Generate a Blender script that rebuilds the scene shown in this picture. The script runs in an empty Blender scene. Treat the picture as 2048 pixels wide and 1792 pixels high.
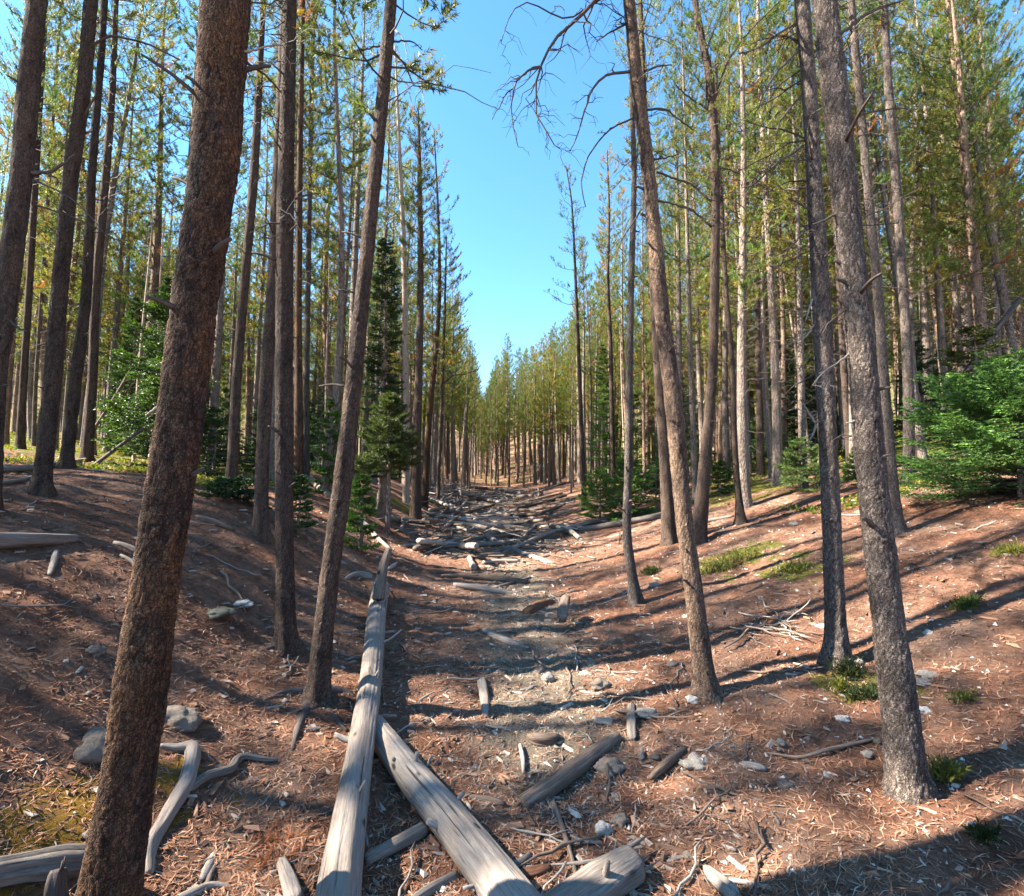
import bpy, math, random
import numpy as np
from mathutils import Vector, Matrix, Euler

# ------------------------------------------------------------------ camera, sky, sun, exposure
SC = bpy.context.scene
COL = SC.collection
EYE = np.array([0.0, 0.0, 1.6]); FPX = 1024.0; PITCH = math.radians(5.0)
cam_d = bpy.data.cameras.new('camera'); cam_d.sensor_width = 36.0; cam_d.lens = 18.0
cam_d.clip_start = 0.05; cam_d.clip_end = 2000.0
cam = bpy.data.objects.new('camera', cam_d); COL.objects.link(cam)
cam.location = EYE; cam.rotation_euler = (math.pi/2 + PITCH, 0, 0)
SC.camera = cam
SUN_EL = math.radians(42.0); SUN_AZ = math.atan2(-0.9975, -0.07)      # azimuth of the sun, from +Y towards +X
world = bpy.data.worlds.new('World'); SC.world = world; world.use_nodes = True
wn = world.node_tree.nodes; wn.clear()
w_out = wn.new('ShaderNodeOutputWorld'); w_bg = wn.new('ShaderNodeBackground'); w_sky = wn.new('ShaderNodeTexSky')
w_sky.sky_type = 'NISHITA'; w_sky.sun_disc = False; w_sky.sun_elevation = SUN_EL; w_sky.sun_rotation = SUN_AZ
w_sky.altitude = 1200.0; w_sky.air_density = 1.0; w_sky.dust_density = 0.15; w_sky.ozone_density = 1.3
w_bg.inputs['Strength'].default_value = 0.08
w_hs = wn.new('ShaderNodeHueSaturation'); w_hs.inputs['Saturation'].default_value = 1.22; w_hs.inputs['Hue'].default_value = 0.492
world.node_tree.links.new(w_sky.outputs[0], w_hs.inputs['Color']); world.node_tree.links.new(w_hs.outputs[0], w_bg.inputs[0]); world.node_tree.links.new(w_bg.outputs[0], w_out.inputs[0])
sun_d = bpy.data.lights.new('sun', 'SUN'); sun_d.energy = 5.0; sun_d.angle = math.radians(0.7); sun_d.color = (1.0, 0.92, 0.80)
sun = bpy.data.objects.new('sun', sun_d); COL.objects.link(sun)
sdir = Vector((math.sin(SUN_AZ)*math.cos(SUN_EL), math.cos(SUN_AZ)*math.cos(SUN_EL), math.sin(SUN_EL)))
sun.rotation_euler = sdir.to_track_quat('Z', 'Y').to_euler(); sun.location = sdir*60
SC.view_settings.view_transform = 'Standard'; SC.view_settings.look = 'None'
SC.view_settings.exposure = 2.75; SC.view_settings.gamma = 1.0; SC.view_settings.use_curve_mapping = False
SC.render.engine = 'CYCLES'
SC.cycles.max_bounces = 6; SC.cycles.diffuse_bounces = 3; SC.cycles.glossy_bounces = 2
SC.cycles.transmission_bounces = 3; SC.cycles.use_denoising = True

# ------------------------------------------------------------------ numeric helpers
def hsh(ix, iy, iz, s):
    n = (ix.astype(np.int64)*374761393 + iy.astype(np.int64)*668265263 + iz.astype(np.int64)*1274126177 + s*974634777) & 0xffffffff
    n = ((n ^ (n >> 13))*1103515245) & 0xffffffff
    n = ((n ^ (n >> 16))*2246822519) & 0xffffffff
    return ((n ^ (n >> 15)) & 0xffffff)/float(0xffffff)
def vn(p, s=0):                                   # value noise, -1..1
    p = np.asarray(p, float); i = np.floor(p); f = p-i; f = f*f*(3-2*f); i = i.astype(np.int64)
    r = 0.0
    for a in (0, 1):
        wa = f[:, 0] if a else 1-f[:, 0]
        for b in (0, 1):
            wb = f[:, 1] if b else 1-f[:, 1]
            for c in (0, 1):
                wc = f[:, 2] if c else 1-f[:, 2]
                r = r + wa*wb*wc*hsh(i[:, 0]+a, i[:, 1]+b, i[:, 2]+c, s)
    return r*2-1
def fbm(p, o=3, s=0):
    p = np.asarray(p, float); r = 0; a = 1.0; t = 0
    for k in range(o):
        r = r+a*vn(p*2**k, s+k*7); t += a; a *= 0.5
    return r/t
def cell(p, s=0):                                 # cellular noise: F1, F2, id
    p = np.asarray(p, float); i = np.floor(p).astype(np.int64)
    f1 = np.full(len(p), 9.0); f2 = f1.copy(); idd = np.zeros(len(p))
    for a in (-1, 0, 1):
        for b in (-1, 0, 1):
            for c in (-1, 0, 1):
                q = i+np.array([a, b, c])
                o = np.stack([hsh(q[:, 0], q[:, 1], q[:, 2], s+k) for k in (1, 2, 3)], 1)
                d = np.linalg.norm(q+o-p, axis=1); h = hsh(q[:, 0], q[:, 1], q[:, 2], s+4)
                n1 = d < f1
                f2 = np.where(n1, f1, np.minimum(f2, d)); idd = np.where(n1, h, idd); f1 = np.where(n1, d, f1)
    return f1, f2, idd
def p2(x, y, k, z=0.0):
    x = np.asarray(x, float); y = np.asarray(y, float)
    return np.stack([x.ravel()*k, y.ravel()*k, np.full(x.size, z)], 1)
def nrm(v):
    v = np.asarray(v, float); return v/np.maximum(np.linalg.norm(v, axis=-1, keepdims=True), 1e-9)
def resample(pts, n):                             # Catmull-Rom through rows of any width
    pts = np.asarray(pts, float)
    if len(pts) == 2: return pts[0]+(pts[1]-pts[0])*np.linspace(0, 1, n)[:, None]
    d = np.linalg.norm(np.diff(pts[:, :3], axis=0), axis=1); cum = np.r_[0, np.cumsum(d)]
    t = np.linspace(0, cum[-1], n); k = np.clip(np.searchsorted(cum, t, side='right')-1, 0, len(pts)-2)
    u = ((t-cum[k])/np.maximum(cum[k+1]-cum[k], 1e-9))[:, None]
    q = np.vstack([2*pts[0]-pts[1], pts, 2*pts[-1]-pts[-2]])
    a, b, c, e = q[k], q[k+1], q[k+2], q[k+3]
    return 0.5*(2*b+(c-a)*u+(2*a-5*b+4*c-e)*u**2+(3*b-a-3*c+e)*u**3)

# ------------------------------------------------------------------ terrain: a gully between two banks
_g = np.arange(-240, 240, 0.05)
_ru = [0, .5, 1.0, 1.5, 2.5, 4, 5.5, 7, 12, 25, 50, 240]; _rv = [0, .02, .08, .18, .42, .85, 1.3, 1.7, 2.9, 5.8, 13, 62]
_lu = [0, .5, 1.0, 1.5, 2.0, 3, 4, 5, 7, 12, 25, 50, 240]; _lv = [0, .03, .09, .18, .36, .98, 1.38, 1.62, 1.85, 2.4, 4.6, 11.5, 58]
_b = np.where(_g > 0, np.interp(_g, _ru, _rv), np.interp(-_g, _lu, _lv))
_k = np.exp(-np.linspace(-2.5, 2.5, 25)**2/2); _k /= _k.sum()
_b = np.convolve(np.pad(_b, 12, mode='edge'), _k, 'valid')
def thal(y): return np.where(y > 4, -0.045*(y-4), 0.0)
def terr(x, y):
    x = np.asarray(x, float); y = np.asarray(y, float); shp = np.broadcast(x, y).shape
    x, y = np.broadcast_to(x, shp).ravel(), np.broadcast_to(y, shp).ravel()
    u = x-thal(y)
    hc = -0.10+0.058*np.log1p(np.exp(np.clip((y-2.5)*2, -40, 40)))/2*np.interp(y, [0, 60, 160], [1, 1, .75])
    hc = np.where(y > 22, -0.10+0.058*(y-2.5)*np.interp(y, [22, 60, 200], [1, 1, .8]), hc)
    h = hc+np.interp(u, _g, _b)*np.interp(y, [8, 30, 60, 120], [1, .70, .55, .5])
    h = h+np.interp(y, [42, 60, 140, 240], [0, 1.4, 15, 34])
    h = h+0.07*vn(p2(x, y, .42), 3)+0.035*vn(p2(x, y, 1.1), 4)
    return h.reshape(shp)
def terr1(x, y): return float(terr(np.array([x]), np.array([y]))[0])
def fine(x, y):
    c = np.exp(-((x-thal(y))/1.1)**2)
    r = 0.022*vn(p2(x, y, 3.6), 5)+(0.012+0.012*c.ravel())*vn(p2(x, y, 9), 6)+0.009*vn(p2(x, y, 24), 8)
    return r.reshape(np.shape(x))

CP, SP = math.cos(PITCH), math.sin(PITCH)
def ray(px, py):
    dx = (px-1024)/FPX; dv = (896-py)/FPX
    return np.array([dx, CP-dv*SP, SP+dv*CP])
def at(px, py, Y):                                # the point of that sight line at depth Y, and its distance along the axis
    d = ray(px, py); t = Y/d[1]
    return EYE+d*t, t
def gnd(px, py, far=200.0):                       # where the sight line meets the ground
    d = ray(px, py); t = np.geomspace(0.8, far, 900)
    P = EYE+d*t[:, None]; b = P[:, 2] < terr(P[:, 0], P[:, 1])
    if not b.any():
        return None
    k = int(np.argmax(b))
    if k == 0: return P[0]
    tt = np.linspace(t[k-1], t[k], 12); P = EYE+d*tt[:, None]; b = P[:, 2] < terr(P[:, 0], P[:, 1])
    return P[int(np.argmax(b))]

# ------------------------------------------------------------------ mesh building
class MB:
    def __init__(s): s.v = []; s.t = []; s.q = []; s.a = {}; s.n = 0
    def add(s, v, tris=None, quads=None, **attrs):
        v = np.asarray(v, float); m = len(v)
        for k in set(s.a) | set(attrs):
            if k not in s.a:
                w = np.asarray(attrs[k]).shape[1:]; s.a[k] = [np.zeros((s.n,)+w)] if s.n else []
            x = attrs.get(k)
            s.a[k].append(np.asarray(x, float) if x is not None else np.zeros((m,)+s.a[k][0].shape[1:]))
        if tris is not None and len(tris): s.t.append(np.asarray(tris)+s.n)
        if quads is not None and len(quads): s.q.append(np.asarray(quads)+s.n)
        s.v.append(v); s.n += m
    def mesh(s, name, mat, smooth=True, offset=(0, 0, 0)):
        v = np.vstack(s.v)-np.asarray(offset, float)
        t = np.vstack(s.t) if s.t else np.zeros((0, 3), int); q = np.vstack(s.q) if s.q else np.zeros((0, 4), int)
        me = bpy.data.meshes.new(name)
        me.vertices.add(len(v)); me.vertices.foreach_set('co', v.astype(np.float32).ravel())
        me.loops.add(t.size+q.size); me.loops.foreach_set('vertex_index', np.r_[t.ravel(), q.ravel()].astype(np.int32))
        me.polygons.add(len(t)+len(q))
        st = np.r_[np.arange(len(t))*3, len(t)*3+np.arange(len(q))*4]
        me.polygons.foreach_set('loop_start', st.astype(np.int32))
        me.polygons.foreach_set('use_smooth', np.full(len(t)+len(q), bool(smooth)))
        for k, parts in s.a.items():
            a = np.concatenate(parts)
            if a.ndim == 1:
                at_ = me.attributes.new(k, 'FLOAT', 'POINT'); at_.data.foreach_set('value', a.astype(np.float32))
            elif k == 'tint':
                at_ = me.attributes.new(k, 'FLOAT_COLOR', 'POINT')
                at_.data.foreach_set('color', np.c_[a, np.ones(len(a))].astype(np.float32).ravel())
            else:
                at_ = me.attributes.new(k, 'FLOAT_VECTOR', 'POINT'); at_.data.foreach_set('vector', a.astype(np.float32).ravel())
        me.update(calc_edges=True); me.materials.append(mat)
        return me
def obj(name, me, parent=None, loc=(0, 0, 0), rot=(0, 0, 0), scale=None):
    o = bpy.data.objects.new(name, me); COL.objects.link(o)
    if parent is not None: o.parent = parent
    o.location = loc; o.rotation_euler = rot
    if scale is not None: o.scale = scale if hasattr(scale, '__len__') else (scale,)*3
    return o
def tag(o, label=None, cat=None, group=None, kind=None):
    if label: o['label'] = label
    if cat: o['category'] = cat
    if group: o['group'] = group
    if kind: o['kind'] = kind
    return o
def frames(P):
    T = nrm(np.gradient(P, axis=0)); m = nrm(P[-1]-P[0])
    ref = np.array([1.0, 0, 0]) if abs(m[2]) > .7 else np.array([0, 0, 1.0])
    A = nrm(np.cross(np.broadcast_to(ref, T.shape), T)); B = np.cross(T, A)
    return T, A, B
def tube(mb, P, r, sides=8, disp=None, cap=True, hollow=0.0, **const):
    P = np.asarray(P, float); n = len(P); r = np.broadcast_to(np.asarray(r, float), (n,))
    T, A, B = frames(P)
    an = np.linspace(0, 2*math.pi, sides, endpoint=False); c, s_ = np.cos(an), np.sin(an)
    L = np.r_[0, np.cumsum(np.linalg.norm(np.diff(P, axis=0), axis=1))]
    rr = np.repeat(r[:, None], sides, 1); extra = {}
    lc = np.stack([np.outer(r, c), np.outer(r, s_), np.repeat(L[:, None], sides, 1)], 2).reshape(-1, 3)
    if disp is not None:
        d, extra = disp(lc, rr.ravel()); rr = rr+d.reshape(n, sides)
    V = P[:, None]+A[:, None]*(rr*c)[..., None]+B[:, None]*(rr*s_)[..., None]
    V = V.reshape(-1, 3); i = np.arange(n-1)[:, None]*sides; j = np.arange(sides); j2 = (j+1) % sides
    Q = np.stack([i+j, i+j2, i+sides+j2, i+sides+j], -1).reshape(-1, 4)
    Tr = []
    if cap:
        m = len(V); V = np.vstack([V, P[0]+T[0]*hollow*r[0], P[-1]-T[-1]*hollow*r[-1]]); lc = np.vstack([lc, [0, 0, 0], [0, 0, L[-1]]])
        Tr = [(m, b, a) for a, b in zip(j, j2)]+[(m+1, (n-1)*sides+a, (n-1)*sides+b) for a, b in zip(j, j2)]
        extra = {k: np.r_[x, x[:1], x[-1:]] for k, x in extra.items()}
    at_ = dict(extra)
    for k, x in const.items():
        x = np.asarray(x, float); at_[k] = np.broadcast_to(x, (len(V),)+x.shape).copy()
    mb.add(V, Tr if len(Tr) else None, Q, lc=lc, **at_)
def tufts(mb, p, d, L, col, n=22, nl=.065, w=.011, a0=.55, a1=1.1, rng=None, flat=0.0):   # needles round short axes
    p = np.asarray(p, float); d = nrm(d); N = len(p); L = np.broadcast_to(np.asarray(L, float), (N,))
    ref = np.where(np.abs(d[:, 2:3]) > .9, np.array([[1., 0, 0]]), np.array([[0, 0, 1.]]))
    A = nrm(np.cross(d, ref)); B = np.cross(d, A)
    t = rng.rand(N, n); ph = rng.rand(N, n)*2*math.pi; al = a0+(a1-a0)*rng.rand(N, n)*(1.1-.5*t)
    b = p[:, None]+d[:, None]*(L[:, None]*t)[..., None]
    rad = A[:, None]*np.cos(ph)[..., None]+B[:, None]*(np.sin(ph)*(1-flat))[..., None]
    nd = d[:, None]*np.cos(al)[..., None]+rad*np.sin(al)[..., None]
    tip = b+nd*(nl*(.7+.5*rng.rand(N, n)))[..., None]
    sd = nrm(np.cross(nd, rng.randn(N, n, 3)))*(w*.5)
    V = np.stack([b-sd, b+sd, tip], 2).reshape(-1, 3)
    C = np.repeat(np.asarray(col, float), n*3, 0)*(0.8+.4*np.repeat(rng.rand(N*n), 3))[:, None]
    mb.add(V, np.arange(len(V)).reshape(-1, 3), tint=C)

# ------------------------------------------------------------------ materials
def mat(name):
    m = bpy.data.materials.new(name); m.use_nodes = True; nt = m.node_tree; nt.nodes.clear()
    return m, nt, nt.nodes.new('ShaderNodeOutputMaterial')
class NT:
    def __init__(s, nt): s.nt = nt
    def n(s, t, **kw):
        x = s.nt.nodes.new(t)
        for k, v in kw.items():
            if hasattr(x, k): setattr(x, k, v)
        return x
    def link(s, a, b): s.nt.links.new(a, b)
    def attr(s, name, out='Fac'):
        x = s.n('ShaderNodeAttribute'); x.attribute_name = name; return x.outputs[out]
    def noise(s, vec, scale, detail=4, rough=.6, dist=0.0):
        x = s.n('ShaderNodeTexNoise'); x.inputs['Scale'].default_value = scale; x.inputs['Detail'].default_value = detail
        x.inputs['Roughness'].default_value = rough; x.inputs['Distortion'].default_value = dist
        if vec is not None: s.link(vec, x.inputs['Vector'])
        return x.outputs['Fac']
    def voro(s, vec, scale, feat='F1'):
        x = s.n('ShaderNodeTexVoronoi'); x.feature = feat; x.inputs['Scale'].default_value = scale
        if vec is not None: s.link(vec, x.inputs['Vector'])
        return x
    def mapping(s, vec, scale):
        x = s.n('ShaderNodeMapping'); x.inputs['Scale'].default_value = scale; s.link(vec, x.inputs['Vector']); return x.outputs[0]
    def ramp(s, fac, stops):
        x = s.n('ShaderNodeValToRGB'); e = x.color_ramp.elements
        while len(e) < len(stops): e.new(.5)
        for k, (p, c) in enumerate(stops):
            e[k].position = p; e[k].color = (*c, 1) if len(c) == 3 else c
        s.link(fac, x.inputs[0]); return x.outputs[0]
    def mix(s, fac, a, b, mode='MIX'):
        x = s.n('ShaderNodeMix'); x.data_type = 'RGBA'; x.blend_type = mode
        for sock, v in ((x.inputs[0], fac), (x.inputs[6], a), (x.inputs[7], b)):
            if hasattr(v, 'is_linked'): s.link(v, sock)
            elif isinstance(v, (int, float)): sock.default_value = v
            else: sock.default_value = (*v, 1)
        return x.outputs[2]
    def math(s, op, a, b=None):
        x = s.n('ShaderNodeMath'); x.operation = op
        for k, v in enumerate((a, b)):
            if v is None: continue
            if hasattr(v, 'is_linked'): s.link(v, x.inputs[k])
            else: x.inputs[k].default_value = v
        return x.outputs[0]
    def bsdf(s, out, color, rough=.9, spec=.2, height=None, dist=.01, strength=1.0):
        b = s.n('ShaderNodeBsdfPrincipled'); b.inputs['Roughness'].default_value = rough
        b.inputs['Specular IOR Level'].default_value = spec
        if hasattr(color, 'is_linked'): s.link(color, b.inputs['Base Color'])
        else: b.inputs['Base Color'].default_value = (*color, 1)
        if height is not None:
            bp = s.n('ShaderNodeBump'); bp.inputs['Distance'].default_value = dist; bp.inputs['Strength'].default_value = strength
            s.link(height, bp.inputs['Height']); s.link(bp.outputs[0], b.inputs['Normal'])
        if out is not None: s.link(b.outputs[0], out.inputs[0])
        return b.outputs[0]

def ground_mat():
    m, nt, out = mat('forest_floor'); g = NT(nt)
    pos = g.n('ShaderNodeNewGeometry').outputs['Position']
    n1 = g.noise(pos, 1.3, 4); n2 = g.noise(pos, 14, 6, .72, 1.2); n3 = g.noise(pos, 75, 5, .75, 2.5)
    c = g.ramp(n3, [(.28, (.05, .025, .017)), (.45, (.18, .08, .047)), (.58, (.35, .165, .102)), (.74, (.50, .30, .21))])
    c2 = g.ramp(n2, [(.3, (.07, .036, .024)), (.5, (.23, .112, .069)), (.7, (.38, .21, .135))])
    c = g.mix(.45, c, c2)
    c = g.mix(g.ramp(n1, [(.42, (0, 0, 0)), (.66, (1, 1, 1))]), c, g.mix(.5, c, (.30, .225, .17)))
    n4 = g.noise(pos, 5.5, 5, .7, .8)
    c = g.mix(g.ramp(n4, [(.40, (1, 1, 1)), (.54, (0, 0, 0))]), c, g.mix(.6, c, (.075, .040, .028)))
    silt = g.ramp(n3, [(.3, (.085, .062, .045)), (.5, (.20, .155, .112)), (.72, (.36, .30, .23))])
    e = g.math('ADD', g.attr('silt'), g.math('MULTIPLY', g.math('SUBTRACT', n2, .5), 1.3))
    c = g.mix(g.ramp(e, [(.38, (0, 0, 0)), (.62, (1, 1, 1))]), c, silt)
    moss = g.ramp(n3, [(.3, (.11, .06, .012)), (.5, (.26, .15, .022)), (.7, (.42, .21, .035))])
    e = g.math('ADD', g.attr('moss'), g.math('MULTIPLY', g.math('SUBTRACT', n2, .5), 1.5))
    c = g.mix(g.ramp(e, [(.45, (0, 0, 0)), (.6, (1, 1, 1))]), c, moss)
    gr = g.ramp(n2, [(.3, (.035, .038, .010)), (.5, (.10, .10, .018)), (.7, (.24, .225, .035))])
    e = g.math('ADD', g.attr('green'), g.math('MULTIPLY', g.math('SUBTRACT', g.noise(pos, 2.2, 4), .5), 2.2))
    c = g.mix(g.ramp(e, [(.46, (0, 0, 0)), (.62, (1, 1, 1))]), c, gr)
    hgt = g.math('ADD', g.math('MULTIPLY', n3, .5), n2)
    g.bsdf(out, c, .95, .1, hgt, .045, 1.0)
    return m
def bark_mat(name, lo, mid, hi, accent=None, fineness=1.0, hero=False):
    m, nt, out = mat(name); g = NT(nt)
    vec = g.attr('lc', 'Vector')
    big = g.noise(g.mapping(vec, (3, 3, 1.2)), 2.0, 3)
    nz = g.noise(g.mapping(vec, (1, 1, .55)), 60*fineness, 5, .7, .6)
    ob = g.n('ShaderNodeObjectInfo').outputs['Random']
    if hero:
        pl = g.attr('plate'); cr = g.attr('crack')
        fv = g.voro(g.mix(.12, g.mapping(vec, (1, 1, .42)), g.noise(vec, 30, 2)), 55*fineness, 'DISTANCE_TO_EDGE').outputs['Distance']
        fi = g.voro(g.mapping(vec, (1, 1, .42)), 55*fineness).outputs['Color']
        f = g.math('ADD', g.math('ADD', g.math('MULTIPLY', pl, .16), g.math('MULTIPLY', nz, .62)), g.math('MULTIPLY', fi, .22))
        c = g.ramp(f, [(.28, lo), (.52, mid), (.8, hi)])
        if accent: c = g.mix(g.ramp(g.math('ADD', big, g.math('MULTIPLY', pl, .12)), [(.43, (0, 0, 0)), (.72, (1, 1, 1))]), c, g.mix(nz, tuple(k*.5 for k in accent), tuple(k*1.3 for k in accent)))
        c = g.mix(g.ramp(cr, [(.02, (1, 1, 1)), (.16, (0, 0, 0))]), c, tuple(k*.45 for k in lo))
        c = g.mix(g.ramp(fv, [(.03, (.75, .75, .75)), (.16, (0, 0, 0))]), c, tuple(k*.5 for k in lo))
        h = g.math('ADD', nz, g.math('MULTIPLY', g.math('MINIMUM', fv, .25), 4.0)); ds = .006
    else:
        vo = g.voro(g.mapping(vec, (1, 1, .45)), 34*fineness).outputs['Distance']
        f = g.math('ADD', g.math('MULTIPLY', vo, .35), g.math('MULTIPLY', nz, .75))
        c = g.ramp(f, [(.32, lo), (.55, mid), (.8, hi)])
        c = g.mix(g.ramp(big, [(.45, (0, 0, 0)), (.7, (1, 1, 1))]), c, g.mix(.6, c, accent or mid))
        h = g.math('SUBTRACT', nz, vo); ds = .02
    c = g.mix(1.0, c, g.ramp(ob, [(0, (.8, .8, .8)), (1, (1.2, 1.15, 1.1))]), 'MULTIPLY')
    c = g.mix(1.0, c, g.ramp(g.noise(g.mapping(vec, (6, 6, 1)), 2.3, 4, .6), [(.3, (.62, .60, .58)), (.5, (1, 1, 1)), (.7, (1.28, 1.26, 1.22))]), 'MULTIPLY')
    g.bsdf(out, c, .92, .15, h, ds, .9)
    return m
def wood_mat(name, lo, mid, hi, stain=None):
    m, nt, out = mat(name); g = NT(nt)
    vec = g.attr('lc', 'Vector')
    grain = g.noise(g.mapping(vec, (1, 1, .06)), 130, 6, .75, .5); fl = g.noise(g.mapping(vec, (1, 1, .035)), 46, 4, .65, .4)
    blot = g.noise(g.mapping(vec, (1, 1, .4)), 7, 4)
    c = g.ramp(grain, [(.3, lo), (.5, mid), (.72, hi)])
    c = g.mix(g.ramp(blot, [(.44, (0, 0, 0)), (.68, (1, 1, 1))]), c, g.mix(.55, c, stain or lo))
    c = g.mix(g.ramp(fl, [(.34, (1, 1, 1)), (.40, (0, 0, 0))]), c, tuple(k*.35 for k in lo))
    kn = g.voro(g.mapping(vec, (1, 1, .55)), 7.0).outputs['Distance']
    c = g.mix(g.ramp(g.math('ADD', kn, g.math('MULTIPLY', grain, .12)), [(.13, (1, 1, 1)), (.19, (0, 0, 0))]), c, tuple(k*.3 for k in lo))
    ob = g.n('ShaderNodeObjectInfo').outputs['Random']
    c = g.mix(1.0, c, g.ramp(ob, [(0, (.75, .72, .7)), (1, (1.15, 1.12, 1.1))]), 'MULTIPLY')
    g.bsdf(out, c, .8, .25, g.math('ADD', grain, g.math('MULTIPLY', fl, 1.2)), .005, .8)
    return m
def leaf_mat(name, trans=.35, rough=.5, yellow=(1.25, 1.2, .55)):
    m, nt, out = mat(name); g = NT(nt)
    ob = g.n('ShaderNodeObjectInfo').outputs['Random']
    c = g.mix(1.0, g.attr('tint', 'Color'), g.ramp(ob, [(0, (.72, .82, .85)), (.5, (1, 1, 1)), (1, (1.2, 1.1, .85))]), 'MULTIPLY')
    b = g.bsdf(None, c, rough, .35)
    t = g.n('ShaderNodeBsdfTranslucent'); g.link(g.mix(1.0, c, yellow, 'MULTIPLY'), t.inputs[0])
    x = g.n('ShaderNodeMixShader'); x.inputs[0].default_value = trans
    g.link(b, x.inputs[1]); g.link(t.outputs[0], x.inputs[2]); g.link(x.outputs[0], out.inputs[0])
    return m
def rock_mat(name, lo, hi, moss=None):
    m, nt, out = mat(name); g = NT(nt)
    tc = g.n('ShaderNodeTexCoord').outputs['Object']
    n1 = g.noise(tc, 6, 6, .7); n2 = g.noise(tc, 30, 4, .7)
    c = g.mix(.4, g.ramp(n1, [(.3, lo), (.7, hi)]), g.ramp(n2, [(.3, lo), (.7, hi)]))
    if moss: c = g.mix(g.ramp(n1, [(.48, (0, 0, 0)), (.58, (1, 1, 1))]), c, moss)
    g.bsdf(out, c, .85, .25, g.math('ADD', n1, g.math('MULTIPLY', n2, .4)), .03, .7)
    return m
def tint_mat(name, rough=.9):
    m, nt, out = mat(name); g = NT(nt)
    g.bsdf(out, g.attr('tint', 'Color'), rough, .15); return m

M_GROUND = ground_mat()
M_BARK_ORANGE = bark_mat('flaky_orange_bark', (.03, .02, .016), (.08, .053, .041), (.17, .118, .088), (.19, .098, .048), 1.0, True)
M_BARK_PATCHY = bark_mat('peeling_patchy_bark', (.05, .036, .03), (.13, .09, .07), (.30, .22, .17), (.30, .20, .135), 1.1, True)
M_BARK_GREY = bark_mat('scaly_grey_bark', (.055, .042, .037), (.16, .13, .112), (.33, .275, .235), None, 1.25, True)
M_BARK_BROWN = bark_mat('scaly_brown_bark', (.035, .026, .022), (.092, .068, .057), (.19, .148, .122), (.135, .092, .068), 1.15, True)
M_BARK = bark_mat('pine_bark', (.06, .048, .041), (.16, .132, .113), (.31, .265, .23), (.19, .14, .108))
M_BARK_WARM = bark_mat('ruddy_pine_bark', (.055, .038, .03), (.15, .105, .08), (.28, .205, .16), (.22, .135, .088))
M_SNAG = wood_mat('bleached_snag_wood', (.20, .14, .10), (.36, .28, .22), (.48, .41, .34))
M_TWIG = wood_mat('dead_branch_wood', (.035, .027, .024), (.075, .06, .052), (.14, .118, .102))
M_TWIG_PALE = wood_mat('bleached_twig_wood', (.17, .145, .125), (.28, .25, .22), (.40, .365, .325))
M_LOG = wood_mat('silver_log_wood', (.15, .122, .10), (.28, .24, .205), (.39, .35, .31), (.22, .165, .122))
M_LOG_BROWN = wood_mat('weathered_brown_wood', (.055, .039, .03), (.135, .098, .075), (.25, .195, .155), (.10, .065, .046))
M_LOG_GREY = wood_mat('weathered_grey_wood', (.09, .075, .064), (.19, .163, .14), (.31, .275, .24), (.13, .098, .075))
M_ROT = wood_mat('rotten_red_wood', (.06, .028, .017), (.15, .068, .038), (.27, .14, .085), (.11, .048, .028))
M_NEEDLE = leaf_mat('pine_needles', .40); M_SPRUCE = leaf_mat('spruce_needles', .25, .5, (1.1, 1.25, .6)); M_LEAF = leaf_mat('ground_leaves', .4)
M_ROCK = rock_mat('pale_rock', (.16, .135, .11), (.40, .355, .305)); M_ROCK_W = rock_mat('white_quartz', (.30, .27, .235), (.60, .57, .52))
M_ROCK_D = rock_mat('grey_brown_rock', (.10, .075, .058), (.27, .22, .175)); M_ROCK_M = rock_mat('mossy_rock', (.10, .09, .075), (.24, .215, .18), (.10, .11, .03))
M_LITTER = tint_mat('dry_litter')

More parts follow.
